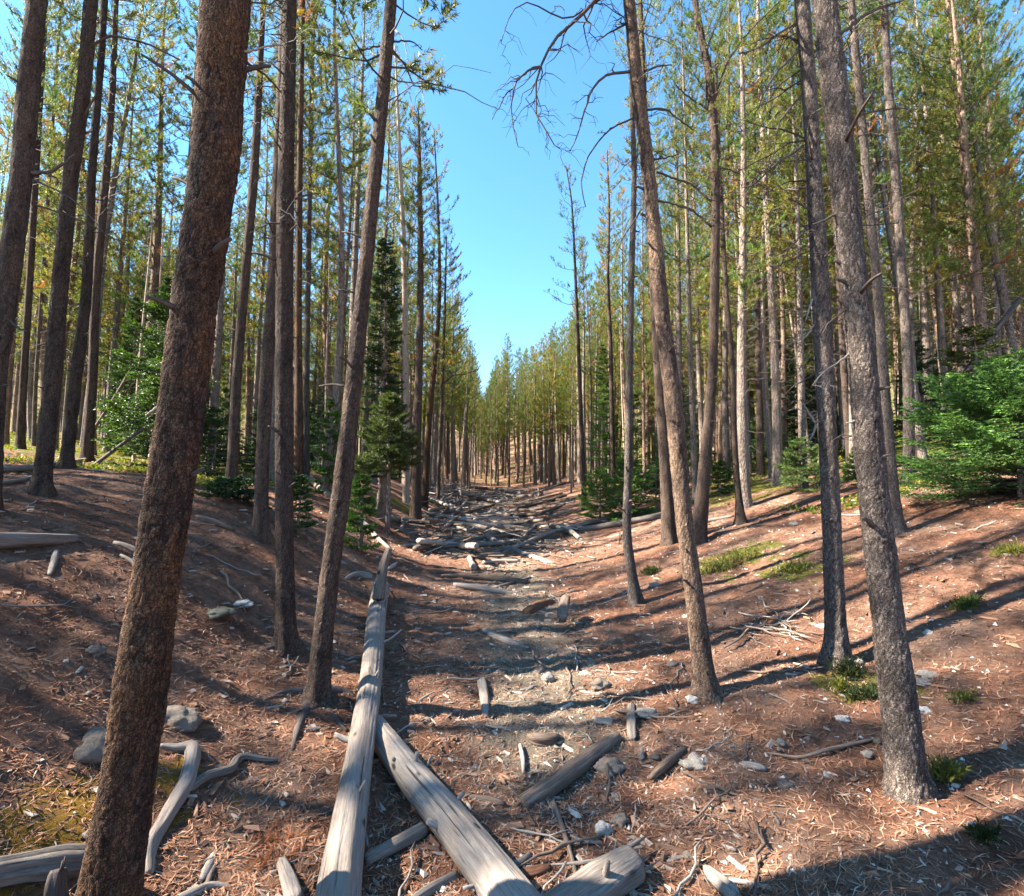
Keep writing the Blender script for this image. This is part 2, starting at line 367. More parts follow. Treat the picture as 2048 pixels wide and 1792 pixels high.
# ------------------------------------------------------------------ ground sheet
def build_ground():
    def side(n0, r):
        s = .04; o = []; x = n0
        while x < 170: s *= r; x += s; o.append(x)
        return np.array(o)
    R_ = side(3.6, 1.042)
    xs = np.r_[-R_[::-1], np.arange(-3.6, 3.601, .04), R_]
    ys = [-18.0]
    while ys[-1] < 1.0: ys.append(ys[-1]+max(.05, .12*(1.2-ys[-1])))
    while ys[-1] < 230: ys.append(ys[-1]+max(.028, ys[-1]*.0135))
    ys = np.array(ys); X, Y = np.meshgrid(xs, ys)
    Z = terr(X, Y); near = np.clip(1.3-np.hypot(X, Y)/22, 0, 1); Z = Z+fine(X, Y)*near
    n, m = X.shape; i = np.arange(n-1)[:, None]*m; j = np.arange(m-1)
    Q = np.stack([i+j, i+j+1, i+m+j+1, i+m+j], -1).reshape(-1, 4)
    u = X-thal(Y); x, y = X.ravel(), Y.ravel()
    wid = .30+.22*vn(p2(x, y, .5), 21).reshape(X.shape)
    silt = np.exp(-((u-.22)/np.maximum(wid, .12)/1.5)**2)*np.clip((Y-2.4)/1.0, 0, 1)*np.clip(1-(Y-10)/3, 0, 1)*.82
    moss = np.zeros_like(X)
    for px, py, r in ((150, 1640, .32), (90, 1705, .26), (345, 1550, .2), (470, 1600, .07), (360, 1640, .1), (30, 1670, .15)):
        c = gnd(px, py)
        if c is not None: moss = np.maximum(moss, np.exp(-((X-c[0])**2+((Y-c[1])*.8)**2)/r**2)*.72)
    green = np.where(u > 0, np.clip((u-5.0)/3, 0, 1), np.clip((-u-4.6)/2.2, 0, 1))*np.clip((Y-7.2)/3.0, 0, 1)*.72
    green = np.maximum(green, np.clip((Y-36)/6, 0, 1)*.44)
    for px, py, r in ((1480, 1120, .8), (1590, 1135, .6), (1500, 980, 1.6), (800, 1010, 1.2), (1270, 960, 2.5), (1715, 1365, .3)):
        c = gnd(px, py)
        if c is not None: green = np.maximum(green, np.exp(-((X-c[0])**2+(Y-c[1])**2)/r**2)*.75)
    mb = MB(); mb.add(np.stack([x, y, Z.ravel()], 1), None, Q, silt=silt.ravel(), moss=moss.ravel(), green=green.ravel())
    tag(obj('ground', mb.mesh('ground', M_GROUND)), kind='structure')
build_ground()

rngF = np.random.RandomState(77)
# ------------------------------------------------------------------ pines: shared crowns
GREEN = np.array([(.130, .155, .030), (.160, .175, .030), (.105, .135, .034), (.185, .182, .032)])
def branch_curve(o, az, L, lift, bend, n=5, wob=0.0, rng=None):
    t = np.linspace(0, 1, n); out = np.array([math.cos(az), math.sin(az), 0]); lat = np.array([-out[1], out[0], 0])
    P = o+out*(L*t)[:, None]*(1-.12*t[:, None])+np.array([0, 0, 1.])*(L*(lift*t+bend*t*t))[:, None]
    if wob: P[1:] += lat*(rng.randn(n-1)*wob*L)[:, None]+np.array([0, 0, 1.])*(rng.randn(n-1)*wob*L*.6)[:, None]
    return P
def pine_parts(rng, H, z0, Lmax, dens=1.0, dead=.05, axis=None, fingers=7.0, nper=22, bare=52, twigr=.010, side=None, droop=0.0):
    cb = MB(); wb = MB(); ax = axis or (lambda z: np.zeros(2)); P_, D_, L_, C_ = [], [], [], []
    z = z0; base_c = GREEN[rng.randint(len(GREEN))]
    while z < H-.12:
        f = (z-z0)/(H-z0)
        for k in range(max(2, int(round((4.6-1.2*f)*dens+rng.rand()-.3)))):
            az = rng.rand()*6.283; Lb = Lmax*((1-f)**.75*(.62+.38*min(1, f*3.5))+.07)*(.6+.6*rng.rand())
            if side is not None: Lb *= .45+.75*(.5+.5*math.cos(az-side))
            zz = z+rng.rand()*.16; a = ax(zz); o = np.array([a[0], a[1], zz])
            lift = -.35*(1-f)+.75*f+rng.randn()*.15-droop; bend = .42+.2*rng.rand()
            P = branch_curve(o, az, Lb, lift, bend, 5, .03, rng)
            if Lb > .22: tube(wb, P, np.linspace(twigr*(.5+.7*Lb), .003, 5), 3, cap=False)
            isdead = rng.rand() < dead; nf = max(3, int(fingers*Lb*2.0+3)); t = .25+.75*rng.rand(nf)**.6; t[0] = 1.0
            q = np.stack([np.interp(t, np.linspace(0, 1, 5), P[:, c]) for c in range(3)], 1)
            T = nrm(P[-1]-P[-3]); lat = nrm(np.cross(T, [0, 0, 1.]))
            off = (rng.rand(nf)-.5)*2*Lb*.38*(1.05-t); q = q+lat*off[:, None]+np.array([0, 0, 1.])*(np.abs(off)*.25)[:, None]
            d = T*.75+lat*(np.sign(off)*(.25+.5*rng.rand(nf)))[:, None]+np.array([0, 0, 1.])*(.25+.65*rng.rand(nf))[:, None]
            c = base_c*(.65+.7*rng.rand(nf, 1))*np.array([1+.25*rng.randn(), 1, 1+.2*rng.rand()]).clip(.6, 1.5)
            if isdead: c = np.array([.30, .125, .035])*(.7+.6*rng.rand(nf, 1))
            P_.append(q); D_.append(d); L_.append(.08+.12*rng.rand(nf)); C_.append(c)
        z += .30/dens**.5*(.7+.5*rng.rand())
    p, d, L, c = map(np.concatenate, (P_, D_, L_, C_))
    tufts(cb, p, d, L, c, nper, .058, .0115, .65, 1.3, rng)
    a = ax(H-.3); tufts(cb, np.array([[a[0], a[1], H-.35]]), np.array([[0, 0, 1.]]), .3, base_c[None], 40, .08, .012, .4, 1., rng)
    for k in range(bare):
        zz = z0*.22+(z0*1.12-z0*.22)*rng.rand()**.7; a = ax(zz); Lb = (.25+.9*rng.rand()*min(1, zz/3.2))
        P = branch_curve(np.array([a[0], a[1], zz]), rng.rand()*6.283, Lb, .12+.3*rng.randn(), -.35+.35*rng.rand(), 7, .03, rng)
        tube(wb, P, np.linspace(.008, .002, 7)*(.7+.6*rng.rand()), 3, cap=False)
        for j in range(rng.randint(0, 4)):
            i = rng.randint(1, 4); tube(wb, branch_curve(P[i], rng.rand()*6.283, Lb*.35, .1*rng.randn(), -.3, 3, .08, rng), [.004, .003, .0015], 3, cap=False)
    return cb, wb
PROTO = []; SOURCE = {}
for k in range(9):
    rng = np.random.RandomState(100+k)
    H = 12.0; z0 = [4.0, 4.8, 5.4, 3.4, 4.4, 6.0, 2.7, 5.0, 3.8][k]; Lm = [1.15, 1.05, .95, 1.25, .9, 1.05, 1.2, 1.1, 1.0][k]
    wx, wy = .10*rng.randn(), .10*rng.randn(); ph = rng.rand()*6
    axis = lambda z, wx=wx, wy=wy, ph=ph: np.array([wx*math.sin(z*.45+ph)-wx*math.sin(ph), wy*math.sin(z*.38+ph*2)-wy*math.sin(ph*2)])
    cb, wb = pine_parts(rng, H, z0, Lm, [1.1, .95, 1.0, 1.05, 1.1, .9, 1.0, .95, 1.2][k], [.02, .04, .05, .02, .06, .03, .02, .05, .01][k], axis)
    tb = MB(); zz = np.r_[-.3, 0, .12, .4, np.linspace(1, 12, 14)]
    P = np.array([[*axis(max(z, 0)), z] for z in zz]); rr = .118*(1-np.clip(zz, 0, 12)/12.25)**.82*(1+.45*np.exp(-np.clip(zz, 0, 9)/.14))
    tube(tb, P, rr, 10)
    PROTO.append((tb.mesh('trunk', M_BARK if k % 3 else M_BARK_WARM), cb.mesh('crown', M_NEEDLE, False), wb.mesh('branchwork', M_TWIG), z0))
def snag_parts(rng, H):
    tb = MB(); wb = MB(); zz = np.r_[-.3, 0, .12, .4, np.linspace(1, H, 12)]
    P = np.stack([.06*np.sin(zz*.6), .05*np.cos(zz*.5)-.05, zz], 1); tube(tb, P, .085*(1-np.clip(zz, 0, H)/(H*1.04))**.8*(1+.4*np.exp(-np.clip(zz, 0, 9)/.14)), 9)
    for k in range(60):
        z = H*(.25+.74*rng.rand()); Lb = .3+.8*rng.rand()*(1.15-z/H)
        Q = branch_curve(np.array([.06*math.sin(z*.6), 0, z]), rng.rand()*6.283, Lb, .05+.2*rng.randn(), -.45*rng.rand(), 5, .05, rng)
        tube(wb, Q, np.linspace(.009, .002, 5), 3, cap=False)
        for j in range(3): tube(wb, branch_curve(Q[rng.randint(1, 4)], rng.rand()*6.283, Lb*.4, -.1, -.3, 3, .08, rng), [.004, .0025, .0015], 3, cap=False)
    return tb, wb
SNAG = []
for k in range(2):
    a, b = snag_parts(np.random.RandomState(150+k), 9.0+k); SNAG.append((a.mesh('trunk', M_SNAG), b.mesh('branchwork', M_TWIG)))

def put_pine(k, x, y, s, rz, lean, label, group, name='lodgepole_pine'):
    r = obj(name, None, None, (x, y, terr1(x, y)-.03), (lean[0], lean[1], rz), s); tag(r, label, 'pine tree', group)
    t, c, w, z0 = PROTO[k]
    q = rngF.uniform(.62, 1.1); SOURCE.setdefault(k, (obj('trunk', t, r, scale=(q, q, 1)), obj('crown', c, r))); tag(obj('branchwork', w, r), kind='stuff')
    return r

# ------------------------------------------------------------------ the trees one can point at
def bark_disp(size, amp, flare, seed, lobes=4):
    def f(lc, r):
        z = lc[:, 2]; P = lc.copy(); P[:, 2] += seed*3.7
        q = P/np.array([size, size, size*2.1]); w = np.stack([vn(q*.6, seed+1), vn(q*.6, seed+2), vn(q*.6, seed+3)], 1)
        f1, f2, idd = cell(q+w*.55, seed); cr = np.clip((f2-f1)/.4, 0, 1)
        an = np.arctan2(lc[:, 1], lc[:, 0]); fl = np.exp(-np.clip(z-.28, 0, 9)/.11)*flare
        d = amp*(cr*.9+idd*1.1-1.0)+amp*.8*fbm(q*.35, 2, seed+9)+r*.05*fbm(P*4.5, 2, seed+11)
        d = d+r*fl*(.35+.65*np.clip(np.cos(lobes*an+seed), -.3, 1))
        return d, dict(plate=idd, crack=cr)
    return f
BARK = {'orange': M_BARK_ORANGE, 'patchy': M_BARK_PATCHY, 'grey': M_BARK_GREY, 'brown': M_BARK_BROWN}
HERO = []
def hero(label, ref, pts, bark='grey', Y=None, H=13.0, cb=6.2, crown=0, sides=40, ring=.03, size=.028, amp=.004, flare=.35, group=None,
         name='lodgepole_pine', cat='pine tree', dy=0.0, mat_=None, snag=False, cs=.74, seed=None, own=None):
    seed = seed or len(HERO)*13+5
    b = gnd(pts[0][0], pts[0][1]); Y0 = Y if Y else float(b[1])
    W = []
    for px, py, w in pts:
        f = (pts[0][1]-py)/1000.0; p, t = at(px, py, Y0+dy*f); W.append((*p, w*t/FPX/2/math.hypot(1, (px-1024)/FPX)))
    W = np.array(W); zb = terr1(W[0, 0], W[0, 1])
    d0 = nrm(W[1, :3]-W[0, :3]); d0 = d0/max(d0[2], .3)
    if W[0, 2] < zb-.02:
        x = W[0, :3]+d0*(zb-W[0, 2]); W[0, :3] = x
    elif W[0, 2] > zb+.02:
        x = W[0, :3]-d0*(W[0, 2]-zb); W = np.vstack([[*x, W[0, 3]*1.02], W[1:]])
    base = W[0, :3].copy(); base[2] = terr1(base[0], base[1])
    vis_top = W[-1, 2]
    if pts[-1][1] < 60 and vis_top < base[2]+H-.5:                     # goes on above the picture
        k = max(0, len(W)-4); d = nrm(W[-1, :3]-W[k, :3]); d = nrm(d*np.array([.8, .8, 1])); zt = base[2]+H; n = 5
        for i in range(1, n+1):
            f = i/n; p = W[-1, :3]+d/d[2]*(zt-vis_top)*f if i == 1 else W[-1, :3]+nrm(d*np.array([.6, .6, 1]))/nrm(d*np.array([.6, .6, 1]))[2]*((zt-vis_top)/n)
            r = max(.012, W[-1, 3]*(1-1/(n+1.5-i)) if i > 1 else W[-1, 3]*.85); W = np.vstack([W, [*p, r]])
    low = W[0, :3]-d0*.28; W = np.vstack([[*low, W[0, 3]*1.05], W])
    z1 = min(vis_top+.3, W[-1, 2]); tot = W[-1, 2]-W[0, 2]
    dense = resample(W, max(24, int(tot/ring)))
    keep = (dense[:, 2] < z1) | (np.arange(len(dense)) % max(1, int(.3/ring)) == 0); keep[-1] = True
    dense = dense[keep]
    root = obj(name, None, None, base); tag(root, label, cat, group)
    tb = MB()
    if snag: tube(tb, dense[:, :3], dense[:, 3], sides, lambda lc, r: (r*.08*fbm(lc*6, 2, seed), {}))
    else: tube(tb, dense[:, :3], dense[:, 3], sides, bark_disp(size, amp, flare, seed))
    obj('trunk', tb.mesh('trunk', mat_ or BARK[bark], True, base), root)
    def ax(z): return np.array([np.interp(z, dense[:, 2]-base[2], dense[:, i]-base[i]) for i in (0, 1)])
    top = W[-1, 2]-base[2]
    if own:                                                            # a crown of its own, seen in the picture
        rng = np.random.RandomState(seed); c_, w_ = pine_parts(rng, top, axis=ax, **own)
        obj('crown', c_.mesh('crown', M_NEEDLE, False), root); tag(obj('branchwork', w_.mesh('branchwork', M_TWIG), root), kind='stuff')
    elif crown is not None:
        t_, c_, w_, z0 = PROTO[crown]; s = (top-cb)/(12.0-z0); a, b_ = ax(cb), ax(top-.3)
        tilt = Vector((b_[0]-a[0], b_[1]-a[1], top-.3-cb)).to_track_quat('Z', 'Y').to_euler()
        M = Matrix.Translation((*a, cb)) @ tilt.to_matrix().to_4x4() @ Matrix.Scale(s, 4) @ Matrix.Translation((0, 0, -z0))
        for nm, me in (('crown', c_), ('branchwork', w_)):
            o = obj(nm, me, root, *M.decompose()[:1]); o.rotation_euler = tilt; o.scale = (s*cs, s*cs, s)
            if nm == 'branchwork': tag(o, kind='stuff')
    h = dict(root=root, base=base, Y=Y0, dy=dy, dense=dense, ref=ref, px=pts[0][0], pm=pts[min(2, len(pts)-1)][0], rng=np.random.RandomState(seed+1)); HERO.append(h)
    return h
def limb(h, px, w0=7, w1=2, mat_=None, twigs=0, tl=.25, droop=-.5, depth=0.0, name='bare_branch', sides=5, n=14):
    mat_ = mat_ or M_TWIG; rng = h['rng']; P = []
    for i, (x, y) in enumerate(px):
        f = i/max(1, len(px)-1); p, t = at(x, y, h['Y']+h['dy']*.8+depth*f); P.append((*p, (w0+(w1-w0)*f)*t/FPX/2))
    P = resample(np.array(P), n); P[1:-1, :3] += rng.randn(n-2, 3)*P[1:-1, 3:4]*.35
    mb = MB(); tube(mb, P[:, :3], P[:, 3], sides)
    Ltot = np.linalg.norm(np.diff(P[:, :3], axis=0), axis=1).sum()
    for k in range(twigs):
        i = rng.randint(2, n); az = rng.rand()*6.283; L = tl*(.4+.8*rng.rand())
        Q = branch_curve(P[i, :3], az, L, .2*rng.randn(), droop*(.6+.8*rng.rand()), 6, .07, rng); tube(mb, Q, np.linspace(max(P[i, 3]*.6, .0022), .0012, 6), 4)
        for j in range(rng.randint(0, 4)):
            Q2 = branch_curve(Q[rng.randint(1, 5)], rng.rand()*6.283, L*.5, .2*rng.randn(), droop, 4, .08, rng); tube(mb, Q2, [.0022, .0017, .0013, .001], 3)
    return obj(name, mb.mesh(name, mat_, True, h['base']), h['root'])

T1 = hero('thick leaning pine with flaky orange-brown bark, nearest trunk on the left', 'the thick orange-barked pine',
     [(205, 1830, 150), (218, 1792, 138), (262, 1518, 113), (286, 1345, 118), (310, 1172, 101), (348, 926, 100), (372, 753, 100), (394, 580, 95), (427, 346, 99), (441, 173, 99), (454, 0, 98)],
     'orange', H=14, cb=6.5, crown=0, sides=128, ring=.008, size=.026, amp=.0042, flare=.15)
T2 = hero('straight slim pine with flared feet, standing on the sunlit needle floor', 'the straight flare-footed pine',
     [(573, 1300, 54), (572, 1270, 44), (571, 1200, 39), (568, 926, 36), (569, 580, 35), (572, 346, 33), (580, 0, 27)], 'brown', H=13, cb=6.5, crown=1, sides=64, ring=.016, size=.02, amp=.003, flare=.5)
T3 = hero('dark leaning pine on spreading grey roots beside the long silver log', 'the root-footed leaning pine',
     [(634, 1405, 66), (637, 1370, 47), (657, 1172, 39), (690, 926, 37), (722, 620, 31), (750, 346, 27), (767, 173, 26), (782, 0, 24)], 'brown', H=11, crown=None, sides=64, ring=.016, size=.022, amp=.003, flare=.45, own=dict(z0=4.7, Lmax=1.0, dens=.8, dead=.03, bare=3, nper=26))
T4 = hero('pine with patchy peeling bark leaning over the gully, dead limbs hanging from it', 'the peeling gully pine',
     [(1413, 1390, 64), (1407, 1345, 46), (1386, 1172, 37), (1364, 1000, 35), (1349, 822, 36), (1321, 600, 31), (1297, 346, 27), (1275, 173, 25), (1258, 0, 23)], 'patchy', H=12, cb=6.2, crown=4, sides=64, ring=.014, size=.026, amp=.0032, flare=.3)
T5 = hero('dark grey pine standing right behind the peeling gully pine, foot by a fallen log', 'the dark pine behind the fallen log',
     [(1336, 1032, 31), (1334, 1000, 26), (1328, 880, 24), (1318, 740, 22), (1305, 500, 18), (1290, 250, 14), (1280, 0, 10)], 'brown', Y=8.6, H=13.5, cb=6.5, crown=3, sides=28, ring=.06, amp=.003)
T6 = hero('thin curved pale pine with a bowed foot on the sunny right of the gully', 'the thin curved pale pine',
     [(1273, 1207, 30), (1264, 1150, 21), (1254, 1064, 18), (1257, 926, 16), (1258, 800, 15), (1262, 580, 13), (1268, 346, 11), (1263, 200, 9), (1258, 40, 6)], 'grey', H=8.6, cb=5.8, crown=None, sides=36, ring=.025, size=.02, amp=.002, flare=.3)
T7 = hero('straight grey pine with pale broken twigs, green tuft at its shaded foot', 'the straight twiggy grey pine',
     [(1673, 1325, 62), (1672, 1270, 48), (1668, 1172, 42), (1658, 926, 38), (1643, 620, 38), (1628, 346, 32), (1618, 173, 31), (1604, 0, 30)], 'grey', H=13, cb=6.4, crown=5, sides=72, ring=.014, size=.02, amp=.003, flare=.3)
T8 = hero('stout scaly-barked pine with sunlit foot, nearest trunk on the right', 'the stout scaly pine',
     [(1820, 1578, 106), (1812, 1540, 92), (1803, 1450, 82), (1790, 1345, 77), (1768, 1172, 67), (1741, 926, 64), (1727, 753, 60), (1710, 580, 58), (1685, 346, 56), (1669, 173, 54), (1649, 0, 50)],
     'grey', H=14, cb=6.8, crown=8, sides=128, ring=.008, size=.019, amp=.0035, flare=.1)
T9 = hero('pine half hidden behind the stout scaly pine, its flared foot showing beside it', 'the half-hidden flared pine',
     [(1803, 1092, 44), (1795, 1045, 27), (1783, 940, 23), (1768, 753, 21), (1755, 580, 20), (1733, 346, 18), (1718, 173, 17), (1702, 0, 15)], 'grey', Y=6.0, H=12.5, cb=6.6, crown=7, sides=28, ring=.05)
T10 = hero('slim dark pine seen through the gap between the two near right trunks', 'the slim dark gap pine',
     [(1704, 940, 22), (1690, 760, 16), (1680, 580, 14), (1664, 300, 12), (1650, 0, 9)], 'brown', Y=10.5, H=13.5, cb=6.8, crown=1, sides=20, ring=.08)
T11 = hero('grey banded pine rising behind the left end of the big green spruce', 'the pine behind the big spruce',
     [(1818, 945, 27), (1816, 753, 23), (1806, 580, 20), (1791, 346, 20), (1777, 173, 18), (1768, 0, 14)], 'grey', Y=8.3, H=14, cb=8.0, crown=2, sides=28, ring=.05)
T12 = hero('grey pine leaning to the right from the log end, trunk bending upright above', 'the bending pine at the log end',
     [(1400, 1042, 34), (1410, 926, 25), (1424, 753, 20), (1429, 580, 19), (1431, 346, 18), (1421, 173, 17), (1402, 69, 14), (1390, 0, 12)], 'brown', Y=8.2, H=13, cb=6.0, crown=3, sides=30, ring=.05)
T13 = hero('slim pine with a ragged bark ruff low down, right of the bending pine', 'the ruffed slim pine',
     [(1481, 1040, 26), (1478, 1000, 15), (1469, 891, 13), (1465, 736, 11), (1452, 580, 10), (1440, 346, 8), (1432, 120, 5)], 'brown', Y=8.6, H=9.2, cb=6.0, crown=4, sides=24, ring=.06)
T14 = hero('dark straight pine in front of the shaded spruce thicket on the right bank', 'the straight thicket pine',
     [(1522, 958, 18), (1517, 718, 13), (1514, 580, 11), (1508, 300, 8), (1502, 60, 5)], 'brown', Y=13.0, H=13.6, cb=7.5, crown=6, sides=18, ring=.1)
T15 = hero('pale slim pine just right of the bending pine, standing farther up the bank', 'the pale slim bank pine',
     [(1453, 930, 17), (1450, 753, 12), (1452, 580, 11), (1455, 300, 8), (1458, 40, 5)], 'grey', Y=13.5, H=13.8, cb=7.5, crown=0, sides=18, ring=.1)
T16 = hero('lone thin pine with a sparse one-sided crown against the sky', 'the lone sparse pine',
     [(1170, 1042, 13), (1166, 926, 9), (1159, 753, 8), (1152, 580, 6), (1144, 415, 4), (1132, 333, 1.5)], 'brown', Y=15.5, H=11, crown=None, sides=14, ring=.12, size=.05,
     own=dict(z0=5.6, Lmax=1.15, dens=.62, dead=.0, fingers=4.5, nper=20, bare=20, side=math.pi, droop=.25))
T17 = hero('thin dark pine standing behind the green spruce clump at the gully edge', 'the thin pine behind the clump',
     [(1227, 998, 10), (1221, 684, 8), (1216, 580, 6), (1218, 415, 5), (1214, 300, 2)], 'brown', Y=18.0, H=13, crown=None, sides=14, ring=.12, size=.05, own=dict(z0=8.6, Lmax=.8, dens=.9, bare=30))
T18 = hero('dark pine with a narrow pointed crown at the left edge of the sky gap', 'the pointed gap-edge pine',
     [(831, 1035, 24), (834, 930, 18), (836, 822, 16), (841, 580, 13), (839, 346, 9), (836, 205, 2)], 'brown', Y=13.0, H=11, crown=None, sides=22, ring=.08, size=.04, own=dict(z0=6.4, Lmax=.72, dens=1.25, dead=.05, bare=40))
T19 = hero('tall dead pine, pale bare top with drooping twigs beside the sky gap', 'the dead pale-topped pine',
     [(812, 990, 15), (812, 800, 13), (808, 519, 11), (798, 277, 7), (790, 93, 3)], 'grey', Y=15.0, H=14, crown=None, sides=16, ring=.1, snag=True, mat_=M_SNAG, name='dead_pine', cat='dead tree')
T20 = hero('ruddy slim pine with ragged crown bulging into the left of the sky gap', 'the ragged ruddy pine',
     [(852, 965, 14), (860, 822, 11), (872, 700, 9), (879, 580, 8), (876, 420, 5), (868, 258, 1.5)], 'orange', Y=16.5, H=11, crown=None, sides=16, ring=.1, size=.05, own=dict(z0=4.4, Lmax=1.0, dens=.85, dead=.14, bare=30, side=0.0))
T21 = hero('thin pine with drooping boughs reaching into the sky gap above the debris pile', 'the thin drooping pine',
     [(877, 965, 8), (884, 787, 6), (890, 600, 5), (893, 470, 2)], 'brown', Y=19.0, H=11, crown=None, sides=12, ring=.15, size=.05, own=dict(z0=3.4, Lmax=1.15, dens=.8, dead=.03, bare=24, side=0.0, droop=.1))
L1 = hero('big dark pine cut by the left picture edge, a bent branch on it', 'the big edge pine',
     [(-28, 1010, 62), (-10, 753, 51), (12, 600, 50), (43, 346, 48), (57, 173, 46), (74, 0, 42)], 'brown', Y=4.4, H=13, cb=6.8, crown=3, sides=44, ring=.03)
L2 = hero('dark pine with a spreading foot behind the grey log slab', 'the pine behind the log slab',
     [(82, 992, 56), (84, 960, 43), (88, 926, 40), (106, 753, 38), (119, 580, 36), (143, 346, 32), (168, 173, 31), (182, 0, 28)], 'brown', Y=5.3, H=13.5, cb=7, crown=6, sides=44, ring=.03)
L3 = hero('shaded pine right of the pine behind the log slab, low bough on it', 'the low-boughed shaded pine',
     [(130, 950, 36), (136, 900, 28), (152, 753, 27), (173, 580, 23), (184, 346, 18), (203, 104, 15), (209, 0, 14)], 'brown', Y=7.4, H=14, cb=7, crown=5, sides=30, ring=.05)
L4 = hero('dark pine behind the leaning dead pole on the left bank', 'the pine behind the leaning pole',
     [(174, 912, 26), (185, 753, 20), (192, 580, 19), (212, 346, 17), (225, 173, 14), (232, 0, 11)], 'brown', Y=9.2, H=14, cb=7, crown=7, sides=24, ring=.07)
L5 = hero('dim pine between the big edge pine and the pine behind the log slab', 'the dim pine between',
     [(38, 940, 22), (45, 800, 18), (57, 600, 16), (72, 346, 14), (92, 0, 11)], 'brown', Y=10.5, H=14, cb=6.5, crown=0, sides=20, ring=.08)
L6 = hero('thin pine with one sunlit flank behind the dark left trunks', 'the thin sunlit-flank pine',
     [(66, 930, 11), (72, 760, 9), (84, 580, 9), (102, 300, 8), (122, 0, 6)], 'grey', Y=14.0, H=14.5, cb=6, crown=8, sides=14, ring=.12)
L7 = hero('slender dark pine in the gap between the orange-barked and straight near pines', 'the slender gap pine',
     [(461, 975, 30), (464, 940, 24), (474, 753, 20), (488, 580, 19), (508, 346, 18), (519, 150, 14), (527, 0, 11)], 'brown', Y=8.3, H=13, cb=6.5, crown=4, sides=28, ring=.05)
L8 = hero('dark pine in low spruce brush just behind the straight flare-footed pine', 'the pine in the low brush',
     [(521, 1066, 42), (522, 1040, 32), (525, 926, 28), (533, 753, 27), (545, 580, 24), (556, 346, 22), (566, 100, 18), (570, 0, 15)], 'brown', Y=6.2, H=13, cb=7, crown=1, sides=32, ring=.045)
L9 = hero('orange-tinged slim pine immediately right of the straight flare-footed pine', 'the orange slim pine',
     [(598, 985, 21), (597, 753, 16), (597, 580, 14), (600, 300, 12), (606, 0, 9)], 'orange', Y=10.2, H=14, cb=6.8, crown=2, sides=22, ring=.07)
L10 = hero('slim pine at the head of the pale log, beside the orange slim pine', 'the slim pine at the pale log',
     [(612, 955, 16), (612, 800, 13), (616, 580, 11), (622, 250, 9), (628, 0, 7)], 'grey', Y=12.5, H=14.5, cb=7, crown=3, sides=18, ring=.1)

# dead limbs, stubs and roots of those trees
Zp = lambda L, ox=680, oy=0, k=2.89: [(ox+a/k, oy+b/k) for a, b in L]
limb(T4, [(1252, -70), (1225, -30), (1192, 0)]+Zp([(1400, 80), (1300, 170), (1220, 260), (1170, 370), (1140, 450), (1132, 590), (1142, 680), (1205, 780), (1240, 840)]), 9, 2, None, 26, .34, -.55, -.15)
limb(T4, Zp([(1160, 385), (1100, 402), (1040, 450), (1010, 500), (990, 620), (1000, 730), (1030, 850)]), 5, 1.6, None, 9, .2, -.5, 0)
limb(T4, Zp([(1010, 500), (950, 555), (925, 620), (905, 640), (880, 690)]), 3, 1.4, None, 3, .12, -.4)
limb(T4, [(1262, -40)]+Zp([(1400, 60), (1290, 105), (1170, 50), (1090, 10), (1010, 50), (975, 110), (930, 250)]), 4, 1.4, None, 10, .22, -.7)
limb(T4, Zp([(1690, 412), (1550, 430), (1460, 520), (1430, 600), (1400, 680), (1370, 790), (1330, 872)]), 6, 1.8, None, 8, .2, -.4)
limb(T4, Zp([(1700, 680), (1560, 750), (1450, 880), (1402, 1010), (1398, 1100), (1420, 1195)]), 4, 2, None, 3, .15, -.4)
limb(T4, Zp([(1740, 1210), (1690, 1290), (1620, 1400), (1585, 1540)]), 4, 1.5, None, 3, .15)
limb(T4, Zp([(1760, 410), (1840, 385), (1920, 375)]), 5, 2, None, 2, .12)
limb(T4, Zp([(1775, 635), (1880, 630), (1960, 690), (2040, 750)]), 5, 2, None, 3, .15)
limb(T4, Zp([(1830, 995), (1930, 1030), (2060, 1080)]), 5, 2, None, 2, .15)
limb(T4, Zp([(1840, 1160), (1930, 1180), (2060, 1230)]), 5, 2)
limb(T4, Zp([(1800, 915), (1870, 915), (1960, 890)]), 4, 2)
limb(T4, Zp([(1700, 110), (1560, 190), (1480, 240)]), 5, 1.6, None, 5, .16, -.4)
Zr = lambda L: Zp(L, 1348, 0)
limb(T8, Zr([(958, 200), (1100, 92), (1180, 50), (1330, 0)]), 7, 3, None, 3, .2)
limb(T8, Zr([(1028, 692), (1110, 655), (1250, 632), (1360, 622)]), 5, 2, None, 3, .2)
limb(T8, Zr([(1075, 1306), (1180, 1298), (1300, 1290)]), 3, 2)
limb(T8, [(1744, 828), (1722, 832), (1706, 843), (1692, 846)], 8, 3, M_TWIG_PALE, name='branch_stub')
limb(T8, [(1700, 612), (1680, 628), (1658, 646), (1645, 668)], 4, 2)
limb(T8, [(1712, 690), (1690, 715), (1650, 742), (1625, 770)], 5, 2, M_TWIG_PALE, 4, .12)
limb(T8, [(1697, 425), (1670, 430), (1640, 445), (1626, 448)], 7, 3, name='branch_stub')
limb(T7, Zr([(745, 845), (660, 905), (560, 975), (480, 1050), (410, 1095)]), 6, 2, None, 14, .3, -.3, -.4)
limb(T7, Zr([(712, 300), (640, 370), (575, 440), (520, 540), (485, 630)]), 6, 2, None, 6, .25, -.3, -.3)
limb(T7, Zr([(700, 140), (600, 195), (480, 280), (370, 310)]), 5, 2, None, 5, .25, -.3, -.3)
limb(T7, Zr([(728, 560), (655, 650), (600, 740), (580, 870), (555, 1000)]), 5, 1.6, None, 5, .2, -.3, -.2)
limb(T7, Zr([(780, 1300), (715, 1380), (655, 1460), (600, 1570)]), 5, 1.6, None, 6, .25, -.5, -.2)
Zf = lambda L: Zp(L, 1348, 580)
